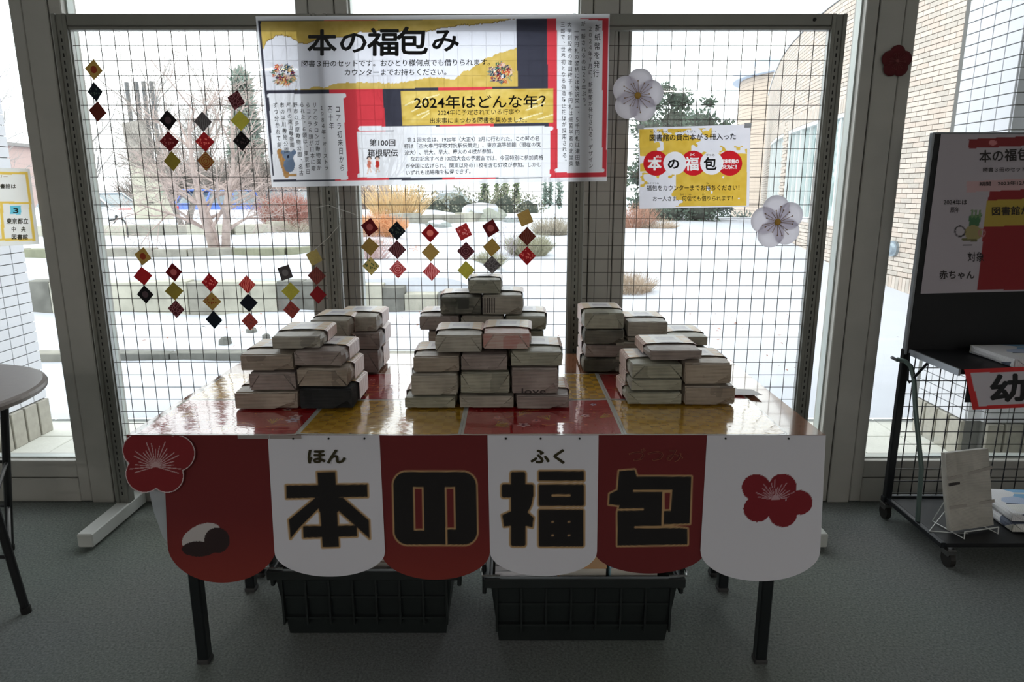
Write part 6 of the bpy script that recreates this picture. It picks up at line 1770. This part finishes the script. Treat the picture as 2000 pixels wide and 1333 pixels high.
# ================================================================ CRATES UNDER THE TABLE
m_crate = mat('black_green_plastic', S(26, 32, 32), .5, noise=.08, nscale=10); m_wirem = mat('bright_wire', S(190, 192, 190), .25, .8)
def crate(px0, px1, label, group, D0=1.80, zt=.235, dep=.38):
    c0 = at(px0, 1130, D0).x; c1 = at(px1, 1130, D0).x; t = thing('storage_crate', ((c0 + c1) / 2, D0 + dep / 2, 0), label, 'crate', group)
    e = .03; w = .006
    def ring(z, inset): return [(c0 + inset, D0 + inset, z), (c1 - inset, D0 + inset, z), (c1 - inset, D0 + dep - inset, z), (c0 + inset, D0 + dep - inset, z)]
    mb = MB(); b0, b1 = ring(.004, e), ring(zt - .012, .006); i0, i1 = ring(.012, e + w), ring(zt - .012, .006 + w)
    mb.add(b0 + b1 + i0 + i1, [(3,2,1,0)] + [(k, (k+1)%4, 4+(k+1)%4, 4+k) for k in range(4)] + [(8+(k+1)%4, 8+k, 12+k, 12+(k+1)%4) for k in range(4)] + [(8,9,10,11)] + [(4+k, 4+(k+1)%4, 12+(k+1)%4, 12+k) for k in range(4)])
    mb.build('tub', m_crate, t)
    mb = MB(); r = .012
    mb.box(c0 - r, c1 + r, D0 - r, D0 + .006, zt - .03, zt, b=.003).box(c0 - r, c1 + r, D0 + dep - .006, D0 + dep + r, zt - .03, zt, b=.003).box(c0 - r, c0 + .006, D0, D0 + dep, zt - .03, zt, b=.003).box(c1 - .006, c1 + r, D0, D0 + dep, zt - .03, zt, b=.003)
    mb.build('rim', m_crate, t)
    rb = MB(); n = 7
    for k in range(n + 1):
        x = c0 + e * .8 + (c1 - c0 - e * 1.6) * k / n; rb.box(x - .003, x + .003, D0 + .004, D0 + .03, .05, zt - .03)
    for z in (.07, .14): rb.box(c0 + e, c1 - e, D0 + .008, D0 + .03, z - .003, z + .003)
    rb.build('rib', m_crate, t)
    for s_, xe in ((-1, c0), (1, c1)):
        mb = MB(); y0, y1 = D0 + .02, D0 + dep - .02; x = xe + s_ * .016
        mb.tube([(x - s_*.05, y0 - .02, zt + .004), (x, y0 - .02, zt + .004), (x + s_*.004, y0, zt + .006), (x + s_*.004, y1, zt + .006), (x, y1 + .02, zt + .004), (x - s_*.05, y1 + .02, zt + .004)], .003, n=6)
        mb.build('bail_handle', m_wirem, t)
        MB().box(xe + s_ * .012 - .006, xe + s_ * .012 + .006, D0 + .03, D0 + .07, zt - .075, zt + .02, b=.003).build('latch', m_crate, t)
    return c0, c1, D0
ca = crate(531, 887, 'black-green plastic crate under the table below the first white panels, left one', 'two plastic crates under the table')
cb_ = crate(953, 1330, 'black-green plastic crate with bright wire handles and books under the table, right one', 'two plastic crates under the table', 1.765, .232)
bq = random.Random(8)
cols_ = [('white', S(226, 226, 224)), ('pink', S(214, 180, 170)), ('orange', S(216, 156, 80)), ('pale blue', S(160, 200, 214)), ('cream', S(220, 208, 180)), ('yellow', S(226, 190, 80)), ('brown', S(120, 84, 64)), ('grey', S(150, 150, 148))]
def crate_book(x0, x1, y0, y1, z0, z1, cn, col, where):
    t = thing('book', ((x0+x1)/2, (y0+y1)/2, z0), '%s book lying flat in the %s' % (cn, where), 'book', 'books in the crates under the table')
    m = mat('cover_' + cn.replace(' ', '_'), col, .4)
    MB().box(x0, x1, y0, y1, z1 - .003, z1, b=.001).box(x0, x1, y0, y1, z0, z0 + .003, b=.001).box(x0, x0 + .003, y0, y1, z0 + .003, z1 - .003).build('cover', m, t)
    MB().box(x0 + .003, x1 - .003, y0 + .003, y1 - .003, z0 + .003, z1 - .003).build('page_block', mat('page_paper', S(224, 220, 208), .8), t)
for (c0, c1, D0), where, lst in ((ca, 'left crate', (1, 6)), (cb_, 'right crate', (0, 2, 3))):
    n = len(lst); wd = (c1 - c0 - .1) / n
    for i, ci in enumerate(lst):
        x0 = c0 + .05 + i * wd; z = .012
        for layer in range(4):
            hh = .0535 + .0015 * ((i + layer) % 3)
            if layer < 3: cn, col = cols_[(ci + layer + 3) % 8]
            else: cn, col = cols_[ci]
            pos = ('bottom layer', 'second layer', 'third layer', 'top layer')[layer]
            hz = ('left stack', 'middle stack', 'right stack')[i] if n == 3 else ('left stack', 'right stack')[i]
            crate_book(x0 + .004, x0 + wd - .004, D0 + .045, D0 + .045 + .2, z, z + hh, cn, col, where + ', ' + pos + ' of the ' + hz); z += hh + .0006
# white sheet tucked at the front left of the right crate
sh = MB(); x0 = cb_[0] + .02; z = .222
for k in range(6):
    y = cb_[2] + .012 + k * .012; sh.v += [(x0, y, z + .002 * k + .010 * (k % 2)), (x0 + .11, y, z + .002 * k + .006)]
sh.f = [(2*k, 2*k+1, 2*k+3, 2*k+2) for k in range(5)]; sh.mi = [0] * 5
o = sh.build('crumpled_paper', MATS['plain_paper']); tag(o, 'crumpled white paper at the front left inside the right crate', 'paper')

# ================================================================ ROUND TABLE AT LEFT
m_rt = mat('grey_brown_laminate', S(134, 124, 120), .38, noise=.04, nscale=40); m_rleg = mat('black_leg_paint', S(26, 26, 28), .4)
rtc = (-1.905, 2.012); R_ = .40
rt = thing('round_table', (rtc[0], rtc[1], 0), 'grey-brown round table with thin black legs at the left edge', 'table')
mb = MB(); prof = [(R_ - .012, .672), (R_ - .002, .678), (R_, .688), (R_ - .004, .696), (R_ - .014, .700)]; n = 64
for k, (r, z) in enumerate(prof):
    for j in range(n): mb.v.append((rtc[0] + r * math.cos(2*PI*j/n), rtc[1] + r * math.sin(2*PI*j/n), z))
for k in range(len(prof) - 1):
    for j in range(n): mb.f.append((k*n+j, k*n+(j+1)%n, (k+1)*n+(j+1)%n, (k+1)*n+j)); mb.mi.append(0)
mb.f.append(tuple(range(n))[::-1]); mb.f.append(tuple((len(prof)-1)*n + j for j in range(n))); mb.mi += [0, 0]
mb.build('tabletop', m_rt, rt)
lt = [(at(8, 800, 1.95).xy, at(52, 1197, 1.95).xy), (at(4, 830, 2.2).xy, at(22, 1075, 2.26).xy)]
legs = []
a_t = (-1.59, 1.90, .672); a_b = (*hitz(52, 1197, 0).xy, 0)
b_t = (-1.68, 2.17, .672); b_b = (*hitz(20, 1075, 0).xy, 0)
mir = lambda p: (2 * rtc[0] - p[0], p[1], p[2])
for p, q_ in ((a_t, a_b), (b_t, b_b), (mir(a_t), mir(a_b)), (mir(b_t), mir(b_b))):
    MB().tube([p, q_], .0125, n=10).build('leg', m_rleg, rt)
    MB().tube([(q_[0] + (p[0]-q_[0])*.03, q_[1] + (p[1]-q_[1])*.03, .022), (q_[0], q_[1], 0.0)], .015, n=10).build('leg_cap', m_slot, rt)
def mixp(p, q_, t): return tuple(p[i] + (q_[i] - p[i]) * t for i in range(3))
for t_ in (.42, .70):
    MB().tube([mixp(a_t, a_b, t_), mixp(b_t, b_b, t_)], .006, n=6).build('stretcher', m_rleg, rt)
    MB().tube([mixp(a_t, a_b, t_), mixp(mir(a_t), mir(a_b), t_)], .006, n=6).build('stretcher', m_rleg, rt)
    MB().tube([mixp(b_t, b_b, t_), mixp(mir(b_t), mir(b_b), t_)], .006, n=6).build('stretcher', m_rleg, rt)
MB().box(rtc[0] - .3, rtc[0] + .3, rtc[1] - .015, rtc[1] + .015, .655, .672).build('underframe', m_rleg, rt)

# ================================================================ DISPLAY RACK AT RIGHT
m_blk = mat('black_board', S(24, 25, 28), .5, spec=.35, noise=.1, nscale=8); m_blkm = mat('black_steel', S(28, 30, 34), .35, .3); m_green = mat('grey_green_tube', S(92, 108, 104), .35, .5)
m_gedge = mat('silver_edge', S(150, 154, 160), .35, .6)
RX0, RX1, RYB, RYF = 1.515, 2.43, 2.575, 2.20
rk = thing('display_rack', ((RX0+RX1)/2, 2.39, 0), 'black wheeled display rack with a poster board, shelves and wire mesh at the right', 'rack')
zs = .715
MB().box(RX0 + .008, RX1, RYB - .012, RYB + .004, zs - .01, 1.515, b=.001).build('poster_board', m_blk, rk)
MB().box(RX0 - .002, RX0 + .008, RYB - .014, RYB + .006, zs - .02, 1.517, b=.002).build('board_edge', m_gedge, rk)
MB().box(RX0 + .008, RX1, RYB - .014, RYB + .006, 1.512, 1.518, b=.001).build('board_edge', m_gedge, rk)
MB().box(RX0 + .02, RX1, 2.262, RYB - .014, zs - .018, zs, b=.002).build('upper_shelf', m_blk, rk)
MB().box(RX0 + .012, RX0 + .02, 2.258, RYB - .014, zs - .022, zs + .002, b=.001).build('shelf_edge', m_gedge, rk)
for x in (RX0 + .01, RX1):
    MB().box(x - .014, x + .014, RYB - .012, RYB + .012, .075, zs, b=.003).build('upright', m_blkm, rk)
MB().box(RX0 - .01, RX1 + .01, RYB - .012, RYB + .012, .075, .10, b=.003).build('base_rail', m_blkm, rk)
MB().box(RX0 - .0, RX0 + .018, RYF, RYB, .078, .098, b=.002).build('base_rail', m_blkm, rk)
MB().box(RX0 + .019, RX1, RYF, RYB - .013, .080, .096, b=.002).build('lower_shelf', m_blk, rk)
w = MB(); r = .0015
x = RX0 + .05
while x < RX1: w.box(x - r, x + r, RYB - .004, RYB - .004 + 2*r, .1, zs - .02); x += .052
z = .115
while z < zs - .03: w.box(RX0 + .02, RX1 - .012, RYB - .008, RYB - .005, z - r, z + r); z += .0525
wo = w.build('wire_grid', mat('black_wire', S(30, 30, 34), .4, .4), rk); wo['kind'] = 'stuff'
MB().box(RX0 + .02, RX1 - .01, RYB - .01, RYB, .1, .106).build('wire_rim', m_gedge, rk)
# bent green-grey side tube
pa = [at(1752, 702, RYB - .03), at(1768, 706, RYB - .05), at(1779, 716, RYB - .07), at(1785, 740, RYB - .09), at(1788, 800, 2.44), at(1793, 920, 2.40)]
pa.append(Vector((RX0 + .009, 2.36, .1)))
pa[-2] = Vector((RX0 + .012, 2.385, .30))
MB().tube(pa, .0085, n=10).build('side_tube', m_green, rk)
MB().tube([at(1741, 698, RYB - .03), at(1754, 705, RYB - .03)], .006, n=6).build('wing_bolt', m_gedge, rk)
MB().tube([at(1815, 706, 2.46), at(1800, 722, 2.44), at(1785, 738, 2.46)], .005, n=6).build('shelf_strut', m_blkm, rk)
MB().tube([at(1776, 690, 2.53), at(1773, 742, 2.53), at(1776, 748, 2.53), at(1781, 744, 2.53)], .004, n=6).build('hook', m_blkm, rk)
for x, y in ((RX0 + .01, RYB - .0), (RX0 + .04, RYF + .01), (RX1 - .02, RYB), (RX1 - .02, RYF + .01)):
    c = MB(); c.tube([(x - .009, y, .032), (x + .009, y, .032)], .030, n=16)
    wo = c.build('caster_wheel', mat('caster_rubber', S(32, 30, 28), .5), rk)
    MB().box(x - .017, x + .017, y - .018, y + .02, .045, .072, b=.004).build('caster_fork', mat('chrome_fork', S(120, 120, 120), .25, .8), rk)
    MB().cyl((x, y), .008, .07, .08, 10).build('caster_stem', m_gedge, rk)
# board poster
m_bp = print_mat('board_poster_print', rough=.6)
bp_ = thing('poster', (1.95, RYB - .015, 1.2), 'large white, red and gold poster taped to the black board of the rack', 'poster')
BPQ = [(1838, 262), (2160, 262), (2130, 566), (1798, 574)]
def bp_ink(X, Y):
    c = ink(X.shape, (176, 168, 176))
    paint(c, inquad(X, Y, [(1892, 272), (2170, 258), (2170, 278), (1892, 290)]), (128, 28, 34))
    paint(c, np.hypot((X - 1939) / 8, (Y - 279) / 5) < 1, (196, 120, 122))
    paint(c, inquad(X, Y, [(1888, 355), (2160, 340), (2160, 362), (1888, 376)]), (190, 156, 158))
    paint(c, inquad(X, Y, [(1934, 374), (2180, 360), (2130, 568), (1909, 566), (1926, 400)]), (134, 20, 28))
    paint(c, inquad(X, Y, [(1927, 392), (2180, 380), (2180, 434), (1922, 443)]), (170, 146, 56))
    # potted new year decoration
    paint(c, inquad(X, Y, [(1893, 421), (1918, 420), (1912, 442), (1892, 442)]), (60, 104, 68))
    for bx in (1899, 1906, 1914): paint(c, sd_seg(X, Y, bx, 412, bx, 424) < 2.3, (104, 132, 92))
    paint(c, np.hypot((X - 1901) / 17, (Y - 455) / 15) < 1, (150, 138, 92)); paint(c, sd_seg(X, Y, 1880, 468, 1906, 470) < 2.4, (96, 92, 58))
    paint(c, (np.abs(np.hypot((X - 1875) / 10, (Y - 452) / 10) - 1) < .14), (60, 54, 58)); paint(c, sd_seg(X, Y, 1881, 479, 1898, 479) < 1.4, (52, 46, 48))
    paint(c, np.abs(np.hypot((X - 1918) / 6, (Y - 455) / 7) - 1) < .2, (170, 110, 110))
    return c
grid_sheet('printed_sheet', BPQ, RYB - .0145, 180, 170, bp_ink, m_bp, bp_)
T = Letters(RYB - .016)
T.add('本の福包み', 1913, 2035, 303, 24, .02, slope=-6); T.add('図書３冊のセットです。', 1920, 2030, 331, 9, .01, slope=-2)
T.add('期間　2023年12月26日', 1913, 2030, 358, 8, .02, slope=-3); T.add('2024年は', 1843, 1889, 395, 11, .01); T.add('辰年', 1856, 1874, 410, 11, .01)
T.add('図書館が', 1938, 2012, 412, 17, .02, slope=-2); T.add('対象', 1890, 1922, 502, 19, .01); T.add('赤ちゃん', 1835, 1903, 537, 17, .02)
T.build('lettering', mat('poster_ink', S(40, 34, 34), .7), bp_)
# shelf sign
sg = thing('shelf_sign', (1.95, 2.25, .68), 'red-framed white sign with big black characters hanging from the upper shelf edge', 'sign')
def sgp(px, py): return at(px, py, 2.252)
SGQ = [(1883, 722), (2120, 712), (2140, 790), (1900, 801)]
def sg_ink(X, Y):
    c = ink(X.shape, (190, 184, 192)); d = sd_poly(X, Y, [(1896, 729), (2120, 722), (2130, 782), (1911, 794)])
    paint(c, d > 0, (196, 40, 42)); return c
grid_sheet('printed_card', SGQ, 2.250, 120, 60, sg_ink, m_bp, sg)
T = Letters(2.2485); T.add('幼児', 1936, 2080, 757, 52, .05, slope=-5); T.build('lettering', m_black, sg)
MB().box(1.56, 2.2, 2.253, 2.2555, .60, .712).build('backing', m_blk, sg)

# parcels on the rack
m_col = {'newsblue': None}
def colour_news(name, seed):
    m = bpy.data.materials.new(name); m.use_nodes = True
    N = m.node_tree.nodes; L = m.node_tree.links; b = N['Principled BSDF']; b.inputs['Roughness'].default_value = .7
    tc = N.new('ShaderNodeTexCoord'); mp = N.new('ShaderNodeMapping'); mp.inputs['Location'].default_value = (seed, seed * 2.1, 0); mp.inputs['Rotation'].default_value = (0, 0, .5); mp.inputs['Scale'].default_value = (1, 2.2, 2)
    L.new(tc.outputs['Object'], mp.inputs[0]); v = N.new('ShaderNodeTexVoronoi'); v.inputs['Scale'].default_value = 9; L.new(mp.outputs[0], v.inputs['Vector'])
    s_ = N.new('ShaderNodeSeparateColor'); L.new(v.outputs['Color'], s_.inputs[0])
    r = N.new('ShaderNodeValToRGB'); r.color_ramp.interpolation = 'CONSTANT'; E_ = r.color_ramp.elements
    E_[0].position = 0; E_[0].color = S(222, 222, 226); E_[1].position = .55; E_[1].color = S(206, 206, 200)
    for p_, c_ in ((.68, S(176, 190, 216)), (.8, S(92, 100, 120)), (.86, S(120, 168, 206)), (.93, S(224, 224, 222))): e = E_.new(p_); e.color = c_
    L.new(s_.outputs[0], r.inputs['Fac'])
    w = N.new('ShaderNodeTexWave'); w.inputs['Scale'].default_value = 55; w.inputs['Distortion'].default_value = 2; L.new(mp.outputs[0], w.inputs['Vector'])
    mx = N.new('ShaderNodeMix'); mx.data_type = 'RGBA'; mx.blend_type = 'MULTIPLY'; mx.inputs[0].default_value = .22; L.new(r.outputs['Color'], mx.inputs[6]); L.new(w.outputs['Color'], mx.inputs[7]); L.new(mx.outputs[2], b.inputs['Base Color'])
    return m
NP['colour'] = colour_news('colour_newspaper', 1.3); NP['colour2'] = colour_news('colour_newspaper_two', 4.1)
parcel(1.72, 2.02, 2.28, .23, zs, zs + .034, 'colour', 'wide pale newspaper parcel lying on the upper shelf of the black rack', .03, False, 501, 1, 'parcels on the rack')
parcel(1.82, 2.06, 2.27, .22, .097, .135, 'colour2', 'lower of the two white and blue newspaper parcels on the bottom shelf of the rack', -.05, False, 503, 1, 'parcels on the rack')
parcel(1.82, 2.06, 2.275, .22, .1356, .17, 'colour', 'upper of the two white and blue newspaper parcels on the bottom shelf of the rack', -.07, False, 504, 1, 'parcels on the rack')
# upright parcel leaning on a white wire easel
es = thing('wire_easel', (1.72, 2.30, .0965), 'white wire book easel on the bottom shelf of the rack', 'easel')
up = empty('wrapped_parcel', (0, 0, 0)); tag(up, 'upright pale creased newspaper parcel leaning on the wire easel of the rack', 'parcel', 'parcels on the rack'); THINGS.append(up)
mb = MB(); q = random.Random(77); rbox(mb, -.098, .098, -.014, .014, 0, .285, q, n=(5, 3, 7), soft=.008); o = mb.build('wrapping', NP['plain'], None); o.parent = up
mb = MB(); 
for z0_, z1_, a in ((.185, .196, .012), (.082, .093, -.008)): mb.prism_y([(-.1, z0_ ), (.1, z0_ + a + .012), (.1, z1_ + a + .012), (-.1, z1_)], -.0175, -.0145)
o = mb.build('tape_strip', mat('grey_tape', S(160, 154, 148), .5), None); o.parent = up
mb = MB().prism_y([(-.096, .165), (-.05, .168), (-.05, .176), (-.096, .175)], -.0185, -.015); o = mb.build('dark_crease', mat('dark_crease', S(60, 56, 56), .8), None); o.parent = up
pb_ = hitz(1898, 1036, .105)
up.location = (pb_.x, pb_.y + .01, .108); up.rotation_euler = (math.radians(-14), 0, math.radians(14))
M = Matrix.Translation((pb_.x, pb_.y + .01, 0)) @ Matrix.Rotation(math.radians(14), 4, 'Z')
mb = MB(); wv = lambda x, y, z: M @ Vector((x, y, z))
mb.tube([wv(.075, -.045, .125), wv(.075, -.047, .1), wv(.075, .0, .1), wv(.075, .09, .1), wv(.06, .035, .27), wv(-.06, .035, .27), wv(-.075, .09, .1), wv(-.075, 0, .1), wv(-.075, -.047, .1), wv(-.075, -.045, .125), wv(-.04, -.045, .125), wv(.04, -.045, .125), wv(.075, -.045, .125)], .0022, n=6)
mb.tube([wv(-.15, .03, .1), wv(-.03, -.02, .1), wv(-.15, .03, .1), wv(-.06, .035, .2)], .0022, n=6)
mb.build('wire', mat('white_wire', S(214, 216, 214), .35), es)

bpy.data.objects.remove(_fo, do_unlink=True)
